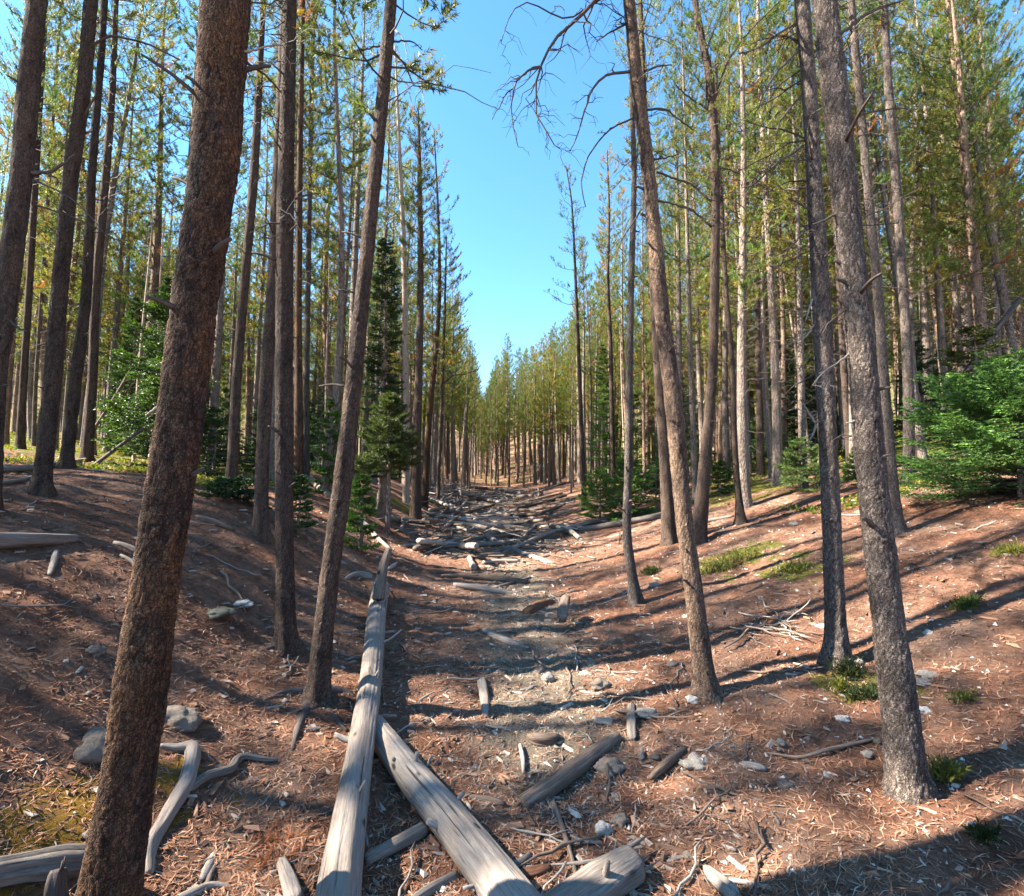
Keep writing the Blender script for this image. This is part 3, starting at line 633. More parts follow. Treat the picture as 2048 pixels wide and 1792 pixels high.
limb(T7, Zf([(820, 770), (780, 710), (745, 655)]), 5, 2, M_TWIG_PALE, 5, .12, 0.2)
limb(T7, Zf([(822, 775), (800, 840), (768, 885)]), 5, 2, M_TWIG_PALE, 3, .1, -.3)
limb(T7, Zf([(800, 50), (775, 130), (760, 175)]), 4, 2, M_TWIG_PALE, 3, .12)
limb(T7, Zf([(810, 200), (760, 270), (700, 300)]), 4, 2, M_TWIG_PALE, 4, .15)
limb(T1, [(326, 808), (310, 818), (297, 829), (291, 830)], 9, 3, M_TWIG_PALE, name='branch_stub')
limb(T1, [(383, 335), (377, 345), (372, 362)], 9, 4, name='branch_stub')
limb(T1, [(185, 1670), (178, 1668), (168, 1672)], 22, 12, name='branch_stub')
limb(T1, [(470, 115), (500, 130), (530, 150), (562, 185)], 6, 3, None, 2, .2, -.1, .3)
limb(T1, [(478, 105), (512, 100), (535, 92), (565, 90)], 5, 3, M_TWIG_PALE, 1, .1)
limb(T3, [(780, 84), (808, 82), (826, 84), (845, 100)], 4, 2, None, 2, .1)
limb(T3, [(765, 90), (735, 97), (705, 102), (680, 105)], 4, 2, None, 4, .2)
limb(T2, [(554, 1010), (546, 1012)], 8, 5, name='branch_stub')
limb(L1, [(62, 346), (84, 346), (108, 340), (132, 324), (150, 308)], 9, 4, None, 2, .2)
limb(L1, [(66, 360), (110, 380), (160, 412), (212, 470)], 4, 2, None, 3, .2)
limb(L1, [(72, 410), (120, 425), (170, 445), (225, 475)], 4, 2, None, 3, .2)
limb(L1, [(20, 640), (35, 655), (55, 662)], 6, 3)
limb(L2, [(158, 104), (190, 85), (228, 73), (300, 90), (360, 120)], 6, 3, None, 4, .25)
limb(L2, [(150, 280), (185, 200), (205, 190)], 5, 2)
limb(T12, Zr([(215, 1160), (150, 1110), (80, 1050), (0, 1035)]), 5, 2, None, 4, .3)
limb(T12, Zr([(215, 1310), (150, 1250), (80, 1200), (0, 1180)]), 5, 2, None, 4, .3)
limb(T12, Zr([(205, 640), (130, 590), (50, 530), (0, 480)]), 5, 2, None, 4, .3)
limb(T12, Zr([(265, 970), (330, 985), (385, 1010)]), 4, 2, None, 4, .3)
limb(T12, Zr([(240, 560), (300, 380), (420, 200), (610, 10)]), 5, 3, None, 4, .3)
limb(T12, Zr([(185, 620), (190, 300), (280, 60)]), 5, 3, None, 4, .3)
for y0, dx, dy_ in ((120, 60, 110), (200, 55, 120), (260, 45, 110), (330, 40, 80), (150, 40, 150), (430, -35, 30), (380, -30, 60), (60, 30, 120)):
    xx = np.interp(y0, [93, 277, 519], [790, 798, 808])
    limb(T19, [(xx, y0), (xx+dx*.5, y0+dy_*.12), (xx+dx*.85, y0+dy_*.5), (xx+dx, y0+dy_)], 3, 1.2, M_TWIG_PALE, 7, .4, -.5)
limb(T21, [(884, 770), (905, 752), (930, 748), (958, 738)], 3, 1.5, None, 2, .2)
for h, n_ in ((T1, 9), (T2, 9), (T3, 8), (T4, 10), (T7, 10), (T8, 9), (L1, 6), (L2, 6), (T5, 6), (T6, 6), (L7, 6), (L8, 6), (T12, 6)):
    for k in range(n_):
        D = h['dense']; rg = h['rng']; i = np.searchsorted(D[:, 2], h['base'][2]+.7+rg.rand()*min(4.4, h['Y']*.9+.8)); i = min(i, len(D)-2); a = rg.uniform(-3.6, .5); r_ = D[i, 3]
        o_ = np.array([math.cos(a), math.sin(a), .15+.5*rg.rand()]); l = rg.uniform(.03, .10) if rg.rand() < .7 or D[i, 2] < h['base'][2]+2 else rg.uniform(.12, .3); w_ = rg.uniform(.005, .011)
        Q = np.stack([D[i, :3]+o_*r_*.8, D[i, :3]+o_*(r_+l*.5), D[i, :3]+o_*(r_+l)+np.array([0, 0, -.12*l])]); mb = MB(); tube(mb, resample(Q, 5), np.linspace(w_*1.5, w_*.7, 5), 6)
        obj('branch_stub', mb.mesh('branch_stub', M_TWIG, True, h['base']), h['root'])
def root_arm(h, px, w, depths, name='root'):
    P = []
    for (x, y), ww in zip(px, w):
        g = gnd(x, y); g = g if g is not None else at(x, y, h['Y'])[0]; t = np.linalg.norm(g-EYE); r = ww*t/FPX/2; P.append((g[0], g[1], g[2]+r*depths, r))
    P = resample(np.array(P), 16); mb = MB(); tube(mb, P[:, :3], P[:, 3], 9, lambda lc, r: (r*.28*fbm(lc*14, 2, 5), {}))
    obj(name, mb.mesh(name, M_TWIG, True, h['base']), h['root'])
root_arm(T3, [(636, 1386), (622, 1405), (607, 1432), (594, 1462), (583, 1505)], [16, 25, 21, 14, 5], -.05)
root_arm(T3, [(655, 1392), (685, 1388), (708, 1398)], [26, 20, 9], .2, 'dark_root')
root_arm(T3, [(618, 1384), (575, 1385), (535, 1400), (505, 1422)], [20, 13, 9, 5], .0)
root_arm(T3, [(648, 1412), (668, 1436), (694, 1462)], [16, 11, 6], .1, 'dark_root')
root_arm(T2, [(560, 1290), (545, 1296), (530, 1300)], [18, 12, 6], .0, 'dark_root')
root_arm(T2, [(575, 1296), (574, 1310), (576, 1318)], [18, 14, 8], .1, 'dark_root')
root_arm(T2, [(588, 1290), (602, 1294), (616, 1294)], [16, 12, 5], .0, 'dark_root')
root_arm(T4, [(1425, 1388), (1438, 1410), (1440, 1425)], [22, 14, 6], .1)
root_arm(T4, [(1400, 1388), (1388, 1398), (1378, 1402)], [20, 12, 6], .1)
# ------------------------------------------------------------------ words that say where a thing stands
LAND = [(h['base'][0], h['base'][1], h['ref']) for h in HERO]
USED = {}
def to_px(p):
    v = np.asarray(p, float)-EYE; d = v[1]*CP+v[2]*SP; u = -v[1]*SP+v[2]*CP
    return 1024+FPX*v[0]/d, 896-FPX*u/d, d
def near_words(x, y, k=0):
    L = sorted(LAND, key=lambda l: (l[0]-x)**2+((l[1]-y)*.8)**2)[k]
    pa = to_px((x, y, terr1(x, y))); pb = to_px((L[0], L[1], terr1(L[0], L[1])))
    dx, dd = pa[0]-pb[0], y-L[1]
    if abs(dx) > 45 and abs(dx) > abs(pa[1]-pb[1])*1.2: w = 'left of' if dx < 0 else 'right of'
    else: w = 'beyond' if dd > 0 else 'in front of'
    far = math.hypot(L[0]-x, L[1]-y)
    return ('close ' if far < .55 and w[0] != 'b' and w[0] != 'i' else '')+w+' '+L[2]
def unique(make):                                                      # first wording not used yet
    for k in range(9):
        s = make(k)
        if s not in USED: break
    USED[s] = USED.get(s, 0)+1
    return s
def clip16(s):
    w = s.split(); return ' '.join(w[:16])

# ------------------------------------------------------------------ spruces and young pines
def spruce_parts(rng, H, R, green, tip, nw=None, droop=.12, needle=.04, bare=.03, per=9, wn_=.017, prof=.82, longn=False):
    cb = MB(); wb = MB(); tb = MB(); P_, D_, L_, C_ = [], [], [], []
    zz = np.linspace(-.15, H, 9); r0 = .012+.016*H
    tube(tb, np.stack([.02*np.sin(zz*2), .02*np.cos(zz*1.6), zz], 1), r0*(1.02-np.clip(zz, 0, H)/H), 7)
    nw = nw or int(8+H*7)
    for i in range(nw):
        f = (i+rng.rand()*.8)/nw; z = H*(bare+(1-bare)*f**.9)
        for k in range(rng.randint(4, 7)):
            az = rng.rand()*6.283; Lb = R*(1-f)**prof*(.75+.4*rng.rand())+.05
            B = branch_curve(np.array([0, 0, z]), az, Lb, .22*f-droop+.1*rng.randn(), .18+.25*f, 5, .03, rng)
            tube(wb, B, np.linspace(.003+.006*Lb, .0015, 5), 3, cap=False)
            T = nrm(B[-1]-B[0]); lat = nrm(np.cross(T, [0, 0, 1.])); n = max(4, int(Lb/.055)); t = .12+.88*(np.arange(n)+rng.rand(n))/n
            q = np.stack([np.interp(t, np.linspace(0, 1, 5), B[:, c]) for c in range(3)], 1)
            for sg in (-1, 1):
                ln = (Lb*.42*(1.08-t)+.05)*(.7+.5*rng.rand(n))
                d = T*.75+lat*sg*.75+np.array([0, 0, 1.])*(-.08+.12*rng.randn(n, 1)); P_.append(q); D_.append(d); L_.append(ln)
                w = np.clip(t[:, None]*.55+.5*rng.rand(n, 1)-.25, 0, 1); C_.append((green*(1-w)+tip*w)*(.75+.5*rng.rand(n, 1)))
            P_.append(B[3:4]); D_.append(T[None]); L_.append(np.array([Lb*.28+.03])); C_.append(tip[None])
    p, d, L, c = map(np.concatenate, (P_, D_, L_, C_))
    p = np.concatenate([p, p+nrm(d)*L[:, None]*.5]); d = np.concatenate([d, d+.12*rng.randn(*d.shape)]); L = np.r_[L*.55, L*.55]; c = np.concatenate([c, c*1.12])
    tufts(cb, p, d, L, c, per, needle, wn_, .5 if not longn else .35, 1.15, rng, flat=.45 if not longn else 0)
    return tb, cb, wb
DG, DT = np.array([.024, .052, .022]), np.array([.055, .105, .030]); BG, BT = np.array([.055, .115, .030]), np.array([.15, .26, .045]); PG, PT = np.array([.055, .08, .022]), np.array([.11, .14, .03])
def spruce(label, ref, base, top, hw, Y, g, t, name='young_spruce', cat='spruce', seed=1, group=None, **kw):
    P, tt = at(base[0], base[1], Y); Q, _ = at(top[0], top[1], Y); z = terr1(P[0], Y); H = Q[2]-z; R = hw*tt/FPX
    root = obj(name, None, None, (P[0], Y, z)); tag(root, label, cat, group)
    for nm, b, m in zip(('trunk', 'crown', 'branchwork'), spruce_parts(np.random.RandomState(seed), H, R, g, t, **kw), (M_BARK, M_SPRUCE, M_TWIG)):
        o = obj(nm, b.mesh(nm, m, nm != 'crown'), root)
        if nm == 'branchwork': tag(o, kind='stuff')
    LAND.append((P[0], Y, ref)); return root
spruce('big bright green young spruce with wide skirts, at the right picture edge', 'the big green spruce', (2050, 1045), (2085, 740), 240, 6.0, BG, BT, seed=3, nw=32, per=16, needle=.038, wn_=.012, bare=.01, prof=.5)
spruce('bright green low spruce, leftmost of the clump beside the lone sparse pine', 'the left clump spruce', (1200, 1036), (1196, 945), 46, 12.2, BG, BT, seed=4, prof=.45)
spruce('deep green bushy spruce in the middle of the clump by the gully', 'the middle clump spruce', (1262, 1034), (1256, 925), 58, 11.6, DG*1.6, BT*.8, seed=5, prof=.45)
spruce('dark low spruce at the right end of the clump, behind the dark pine', 'the right clump spruce', (1312, 1012), (1306, 940), 48, 12.6, DG*1.3, DT*1.3, seed=6, prof=.45)
spruce('tall slender young spruce with fresh green tips behind the clump', 'the slender tall spruce', (1210, 985), (1206, 690), 46, 19, BG*.9, BT*.9, seed=7)
spruce('green half-grown spruce behind the thin curved pale pine', 'the half-grown spruce', (1274, 975), (1268, 790), 44, 17.5, DG*1.3, BT*.8, seed=8)
spruce('tall dark spruce right behind the root-footed leaning pine', 'the tall dark spruce', (762, 990), (752, 480), 44, 11.5, DG*.8, DT*.8, seed=9, bare=.14, prof=.38, droop=.3)
spruce('young pine with dark bushy boughs hiding the foot of the tall dark spruce', 'the bushy young pine', (775, 1000), (770, 790), 85, 10.2, PG*.7, PT*.7, 'young_pine', 'young pine', 10, longn=True, needle=.06, bare=.42, per=14, wn_=.009)
spruce('knee-high green pine sapling beside the white driftwood', 'the green pine sapling', (722, 1040), (714, 950), 34, 8.0, BG*.8, BT*.7, 'young_pine', 'young pine', 11, longn=True, needle=.045)
spruce('low yellow-green young pine beyond the straight twiggy grey pine', 'the yellow-green young pine', (1606, 985), (1598, 880), 62, 9.6, PG*1.3, PT*1.4, 'young_pine', 'young pine', 12, longn=True, needle=.05, wn_=.008)
spruce('small yellowish young pine showing between the two near right trunks', 'the yellowish gap sapling', (1725, 985), (1718, 900), 32, 9.0, PG*1.3, PT*1.4, 'young_pine', 'young pine', 13, longn=True, needle=.05)
spruce('wide dark spruce in the shaded thicket behind the straight thicket pine', 'the wide thicket spruce', (1572, 955), (1562, 640), 66, 13.8, DG*1.2, DT*1.1, seed=14)
spruce('tall thicket spruce with drooping boughs left of the straight twiggy pine', 'the drooping thicket spruce', (1632, 935), (1640, 540), 62, 15.5, DG*1.2, DT*1.1, seed=15, droop=.3)
spruce('small spruce in the thicket left of the straight thicket pine', 'the small thicket spruce', (1494, 950), (1490, 830), 44, 15, DG*1.5, BT*.7, seed=16)
spruce('dark ground-hugging spruce brush left of the pine in the low brush', 'the dark low brush', (462, 1020), (462, 962), 78, 7.2, DG*.8, DT*.7, seed=17, nw=10)
spruce('low spruce seedling right of the straight flare-footed pine', 'the low spruce seedling', (596, 1016), (594, 955), 30, 7.0, DG*1.2, DT, seed=18)
spruce('shaded spruce whose boughs show left of the thick orange-barked pine', 'the shaded left spruce', (318, 935), (340, 560), 74, 10.6, DG, DT, seed=19, bare=.15)
spruce('thin-boughed spruce standing behind the leaning dead pole', 'the thin pole spruce', (255, 915), (262, 600), 60, 13, DG*1.3, DT*1.3, seed=20, bare=.12)
spruce('small spruce with sunlit pale boughs beside the slim pine at the pale log', 'the sunlit small spruce', (660, 955), (656, 800), 34, 11, BG, BT, seed=21)
spruce('small dark fir between the bending pine and the ruffed slim pine', 'the dark little fir', (1442, 1000), (1438, 925), 26, 11.5, BG*.7, BT*.6, seed=22)

# ------------------------------------------------------------------ random pines of the stand, each a tree of its own
SKY = np.array([(300, -400), (800, -400), (806, 60), (850, 215), (880, 330), (915, 480), (935, 600), (955, 730), (962, 795), (975, 760), (1000, 690), (1020, 665),
                (1060, 690), (1085, 660), (1115, 640), (1150, 600), (1165, 440), (1175, 250), (1185, 60), (1200, -400)])
def skyline(px): return float(np.interp(px, SKY[:, 0], SKY[:, 1]))
PINES = []; SPOTS = [(h['base'][0], h['base'][1]) for h in HERO]
def fits(x, y, H, R=.9):
    z = terr1(x, y); px, py, d = to_px((x, y, z+H)); hw = R*FPX/d
    for q in (px-hw*.8, px, px+hw*.8):
        zz = H if q == px else H*.62
        if to_px((x, y, z+zz))[1] < skyline(q): return False
    return True
PROTECT = [T16, T17, T18, T19, T20, T21]
def try_pine(x, y, gap=1.0, H0=None):
    if any((x-a)**2+(y-b)**2 < gap*gap for a, b in SPOTS): return
    px, py, d = to_px((x, y, terr1(x, y)))
    if not -60 < px < 2110: return
    for h in PROTECT:
        if y < h['Y'] and abs(px-h['px']) < 14+300/d: return
    H = H0 or 12.2*(.84+.36*rngF.rand())
    for k in range(7):
        if fits(x, y, H): break
        H *= .87
    else: return
    if H < 5.2: return
    SPOTS.append((x, y)); PINES.append((x, y, H, px, py, d))
right_lim = lambda y: np.interp(y, [0, 8, 20, 33, 45], [5.2, 4.6, 3.7, 1.3, 0]); left_lim = lambda y: np.interp(y, [0, 8, 20, 33, 45], [5, 3.6, 2.7, 1.7, 0])
for (px, py, Y) in ((1018, 975, 37), (1034, 978, 43), (1060, 968, 39), (1080, 960, 36), (1097, 962, 41), (1118, 955, 33), (1139, 952, 31), (978, 965, 52), (965, 962, 56), (950, 962, 60), (934, 962, 55), (918, 962, 48),
                    (905, 965, 42), (893, 968, 36), (1010, 970, 47), (1108, 958, 46), (1050, 965, 50), (925, 965, 40), (990, 965, 44), (1150, 955, 38), (1047, 967, 34.5), (1128, 955, 37), (972, 960, 42), (984, 960, 47), (996, 960, 41), (1004, 960, 50), (962, 960, 46), (988, 960, 58), (1000, 960, 62), (976, 960, 64), (968, 960, 52), (992, 960, 53), (1008, 960, 56), (956, 960, 50), (945, 960, 47), (982, 960, 38.5)):
    p, t = at(px, py, Y); try_pine(p[0], Y, .5)
for (px, Y, H) in ((650, 11, 14.5), (700, 13.5, 15.5), (748, 17, 16.5), (585, 15, 16), (770, 22, 17), (668, 19, 17), (2012, 13.2, 16), (1940, 16.5, 17), (1990, 11.5, 15), (1900, 13.5, 15.5), (2035, 15.5, 16), (1555, 11, 14.5), (1498, 14.5, 15),
                   (1870, 17, 16), (1960, 18, 16), (1735, 12.5, 15), (340, 12, 14.5), (275, 15, 16), (420, 11, 14), (540, 19, 17)):
    p, t = at(px, 950, Y); try_pine(p[0], Y, .4, H)
for side_, n, ymin in ((1, 128, 9.0), (-1, 72, 8.6)):
    c = 0; tries = 0
    while c < n and tries < 6000:
        tries += 1; y = ymin+(31-ymin)*rngF.rand()**.9; w = (y*1.06-(right_lim(y) if side_ > 0 else left_lim(y)))
        if w < .3: continue
        u = (right_lim(y) if side_ > 0 else left_lim(y))+w*rngF.rand(); x = float(thal(y))+side_*u; k = len(PINES)
        try_pine(x, y, .8+.008*y); c += len(PINES) > k
def pine_label(k, x, y, H, lx, ly, px, d, tone):
    def make(j):
        a = ('sturdy' if H > 12.6 else 'small' if H < 8 else 'slim')+' '+['low-crowned ', '', 'high-crowned '][(k not in (0, 3, 6, 8))+(k in (2, 5, 7))]+tone; lean = 'leaning right' if ly > .014 else 'leaning left' if ly < -.014 else 'upright'
        dist = 'close behind' if d < 14 else 'farther behind' if d < 24 else 'deep in the stand behind'
        refs = sorted([l for l in HERO], key=lambda h: abs(h['pm']-px))
        s = f"{a} pine, {lean}, {dist} {refs[j]['ref']}"
        if d > 30 and 860 < px < 1160: s = f"{a} pine at the valley end, {'left' if px < refs[j]['pm'] else 'right'} of {refs[j]['ref']}"
        return clip16(s)
    return unique(make)
PINES.sort(key=lambda p: p[1])
for i, (x, y, H, px, py, d) in enumerate(PINES):
    k = int(rngF.choice([0, 4, 3, 8])) if y > 28 else rngF.randint(9); s = H/12.0; lx, ly = rngF.randn(2)*.014
    tone = 'grey-barked' if k % 3 else 'ruddy-barked'
    r = put_pine(k, x, y, ((s if y < 28 else s**.6)*(rngF.uniform(.76, 1.05) if y < 28 else rngF.uniform(.9, 1.1)),)*2+(s,), rngF.rand()*6.28, (lx, ly), pine_label(k, x, y, H, lx, ly, px, d, tone),
                 'pines of the stand on the right slope' if x > thal(y) else 'pines of the stand on the left slope')
for px, py, Y, H in ((922, 965, 24, 6.5), (938, 965, 27, 6), (948, 968, 33, 5), (1620, 930, 13, 7), (300, 930, 12.5, 6), (655, 965, 11.5, 5.5), (886, 975, 22, 5.5)):
    p, t = at(px, py, Y); x = p[0]; k = rngF.randint(2); m = SNAG[k]
    r = obj('dead_pine', None, None, (x, Y, terr1(x, Y)), (rngF.randn()*.05, rngF.randn()*.06, rngF.rand()*6), H/9.0*np.array([.8, .8, 1.]))
    tag(r, clip16(unique(lambda j: 'thin bare dead pine standing '+near_words(x, Y, j))), 'dead tree', 'bare dead pines')
    obj('trunk', m[0], r); tag(obj('branchwork', m[1], r), kind='stuff')
rngU = np.random.RandomState(19); SAP = []
for k in range(5):
    g_, t_ = ((DG, DT*.8), (DG*.8, DT*.7), (BG*.6, BT*.5), (PG*.6, PT*.55), (DG*1.2, DT))[k]
    ps = spruce_parts(np.random.RandomState(400+k), 2.4, .75, g_, t_, nw=20, per=8, wn_=.02, prof=.6, droop=.2)
    SAP.append([b.mesh(nm, m, nm != 'crown') for nm, b, m in zip(('trunk', 'crown', 'branchwork'), ps, (M_BARK, M_SPRUCE, M_TWIG))])
n = 0
while n < 46:
    y = 9.5+19*rngU.rand(); sg = 1 if rngU.rand() < .5 else -1; lim = right_lim(y)+1.2 if sg > 0 else left_lim(y)+1.3; x = float(thal(y))+sg*(lim+max(y*1.03-lim-.5, .5)*rngU.rand())
    if any((x-a)**2+(y-b)**2 < .5 for a, b in SPOTS) or to_px((x, y, terr1(x, y)))[0] < 300: continue
    SPOTS.append((x, y)); k = rngU.randint(5); sc_ = rngU.uniform(.4, 1.5); r = obj('young_spruce', None, None, (x, y, terr1(x, y)-.02), (0, 0, rngU.rand()*6), (sc_*rngU.uniform(.8, 1.3),)*2+(sc_,)); n += 1
    tag(r, clip16(unique(lambda j: f"{'knee-high' if sc_ < .6 else 'tall' if sc_ > 1.15 else 'man-high'} {['dark', 'deep green', 'fresh green', 'olive', 'green'][k]} sapling {near_words(x, y, j)}")), 'spruce', 'saplings under the pines')
    for nm, me in zip(('trunk', 'crown', 'branchwork'), SAP[k]):
        o = obj(nm, me, r)
        if nm == 'branchwork': tag(o, kind='stuff')
for i in range(22):
    y = 9.5+16*rngU.rand(); sg = 1 if i % 2 else -1; lim = right_lim(y)+.8 if sg > 0 else left_lim(y)+.8; x = float(thal(y))+sg*(lim+max(y*1.0-lim, .5)*rngU.rand()); m = SNAG[rngU.randint(2)]; H = rngU.uniform(3.5, 8)
    if any((x-a)**2+(y-b)**2 < .35 for a, b in SPOTS) or not fits(x, y, H, .5): continue
    SPOTS.append((x, y)); a_ = rngU.randn(2)*(.05 if i % 3 else .28)
    r = obj('dead_pine', None, None, (x, y, terr1(x, y)-.05), (*a_, rngU.rand()*6), H/9.0*np.array([.6, .6, 1.]))
    tag(r, clip16(unique(lambda j: f"thin bare dead pine {'leaning' if i % 3 == 0 else 'standing'} {near_words(x, y, j)}")), 'dead tree', 'bare dead pines')
    obj('trunk', m[0], r); tag(obj('branchwork', m[1], r), kind='stuff')
# pines just beyond the left of the picture: they throw the stripes of shade over the needle floor
rngO = np.random.RandomState(5)
for i in range(200):
    x, y = -3.2-17*rngO.rand(), -1.5+9*rngO.rand()
    if 1.5 < y < 3.2 and x > -7.5: continue
    if y > 0 and x/y > -1.35 or any((x-a)**2+(y-b)**2 < 1.7**2 for a, b in SPOTS) or len([1 for s in SPOTS if s[0] < -3 and s[1] < 7 and s[0] < -1.3*s[1]]) > 19: continue
    SPOTS.append((x, y)); s = rngO.uniform(.92, 1.15)
    put_pine(rngO.randint(9), x, y, s, rngO.rand()*6.28, tuple(rngO.randn(2)*.015), 'tall pine just outside the left picture edge, throwing shade on the needle floor', 'pines outside the left edge')
# the wood far behind, which reads as one mass
def far_wood():
    rng = np.random.RandomState(31); pts = []; tries = 0; kinds = sorted(k for k in (0, 3, 4, 6, 8) if k in SOURCE)
    while len(pts) < 760 and tries < 9000:
        tries += 1; d = 27+85*rng.rand()**1.15; a = (rng.rand()-.5)*1.75; x, y = d*math.sin(a), d*math.cos(a); u = x-float(thal(y))
        if y < 46 and -left_lim(y) < u < right_lim(y): continue
        H = 12*(.8+.45*rng.rand())
        for k in range(6):
            if fits(x, y, H, 1.0): break
            H *= .9
        else: continue
        w = rng.uniform(1.0, 1.3)*(H/12)**.6; pts.append((x, y, terr1(x, y)-.05, rng.rand()*6.28, w, H/12, rng.randint(len(kinds)), rng.randn()*.02))
    P = np.array(pts); me = bpy.data.meshes.new('forest'); me.vertices.add(len(P)); me.vertices.foreach_set('co', P[:, :3].astype(np.float32).ravel())
    for nm, v in (('turn', np.stack([P[:, 7], P[:, 7]*.5, P[:, 3]], 1)), ('size', np.stack([P[:, 4], P[:, 4], P[:, 5]], 1))):
        me.attributes.new(nm, 'FLOAT_VECTOR', 'POINT').data.foreach_set('vector', v.astype(np.float32).ravel())
    me.attributes.new('kind_of_tree', 'INT', 'POINT').data.foreach_set('value', P[:, 6].astype(np.int32)); me.update()
    ng = bpy.data.node_groups.new('forest', 'GeometryNodeTree'); N, L = ng.nodes, ng.links
    ng.interface.new_socket(name='Geometry', in_out='INPUT', socket_type='NodeSocketGeometry'); ng.interface.new_socket(name='Geometry', in_out='OUTPUT', socket_type='NodeSocketGeometry')
    gi, go, ja = N.new('NodeGroupInput'), N.new('NodeGroupOutput'), N.new('GeometryNodeJoinGeometry')
    def named(nm, ty):
        a = N.new('GeometryNodeInputNamedAttribute'); a.data_type = ty; a.inputs['Name'].default_value = nm; return a.outputs['Attribute']
    turn, size, kd = named('turn', 'FLOAT_VECTOR'), named('size', 'FLOAT_VECTOR'), named('kind_of_tree', 'INT')
    for q, k in enumerate(kinds):
        jn = N.new('GeometryNodeJoinGeometry')
        for o in SOURCE[k]:
            oi = N.new('GeometryNodeObjectInfo'); oi.transform_space = 'ORIGINAL'; oi.inputs['Object'].default_value = o; L.new(oi.outputs['Geometry'], jn.inputs[0])
        cmp = N.new('FunctionNodeCompare'); cmp.data_type = 'INT'; cmp.operation = 'EQUAL'
        ia = [x for x in cmp.inputs if x.type == 'INT']; L.new(kd, ia[0]); ia[1].default_value = q
        ip = N.new('GeometryNodeInstanceOnPoints'); L.new(gi.outputs[0], ip.inputs['Points']); L.new(cmp.outputs[0], ip.inputs['Selection']); L.new(jn.outputs[0], ip.inputs['Instance'])
        er = N.new('FunctionNodeEulerToRotation'); L.new(turn, er.inputs[0]); L.new(er.outputs[0], ip.inputs['Rotation']); L.new(size, ip.inputs['Scale']); L.new(ip.outputs[0], ja.inputs[0])
    L.new(ja.outputs[0], go.inputs[0])
    o = tag(obj('forest', me), kind='stuff'); o.modifiers.new('forest', 'NODES').node_group = ng
far_wood()

# ------------------------------------------------------------------ fallen logs
def log_disp(seed, amp=.09, flat=0.0, crack=True):
    def f(lc, r):
        P = lc/np.maximum(np.linalg.norm(lc[:, :2], axis=1, keepdims=True), 1e-6); an = np.arctan2(lc[:, 1], lc[:, 0])
        q = np.stack([np.cos(an)*2.2, np.sin(an)*2.2, lc[:, 2]*.5+seed], 1)
        d = r*amp*fbm(q, 2, seed)+r*amp*.5*vn(np.stack([np.cos(an)*9, np.sin(an)*9, lc[:, 2]*.9], 1), seed+3)
        d = d+r*amp*.55*fbm(np.stack([np.cos(an)*2.4, np.sin(an)*2.4, lc[:, 2]*7+seed], 1), 2, seed+8)*np.clip(vn(np.stack([0*an, 0*an, lc[:, 2]*1.7], 1), seed+6)+.7, 0, 1.4)
        if crack:
            for k in range(2):
                a0 = 6.28*((seed*.37+k*.41) % 1)+.5*np.sin(lc[:, 2]*1.3+seed); da = np.abs((an-a0+np.pi) % (2*np.pi)-np.pi)
                d = d-r*.26*np.exp(-(da/.06)**2)*np.clip(vn(np.stack([0*an, 0*an, lc[:, 2]*1.1+k*9], 1), seed+5)*2+.8, 0, 1)
        if flat: d = d-r*flat*np.exp(-((an-1.57)/.75)**2)
        return d, {}
    return f
LOGN = [0]
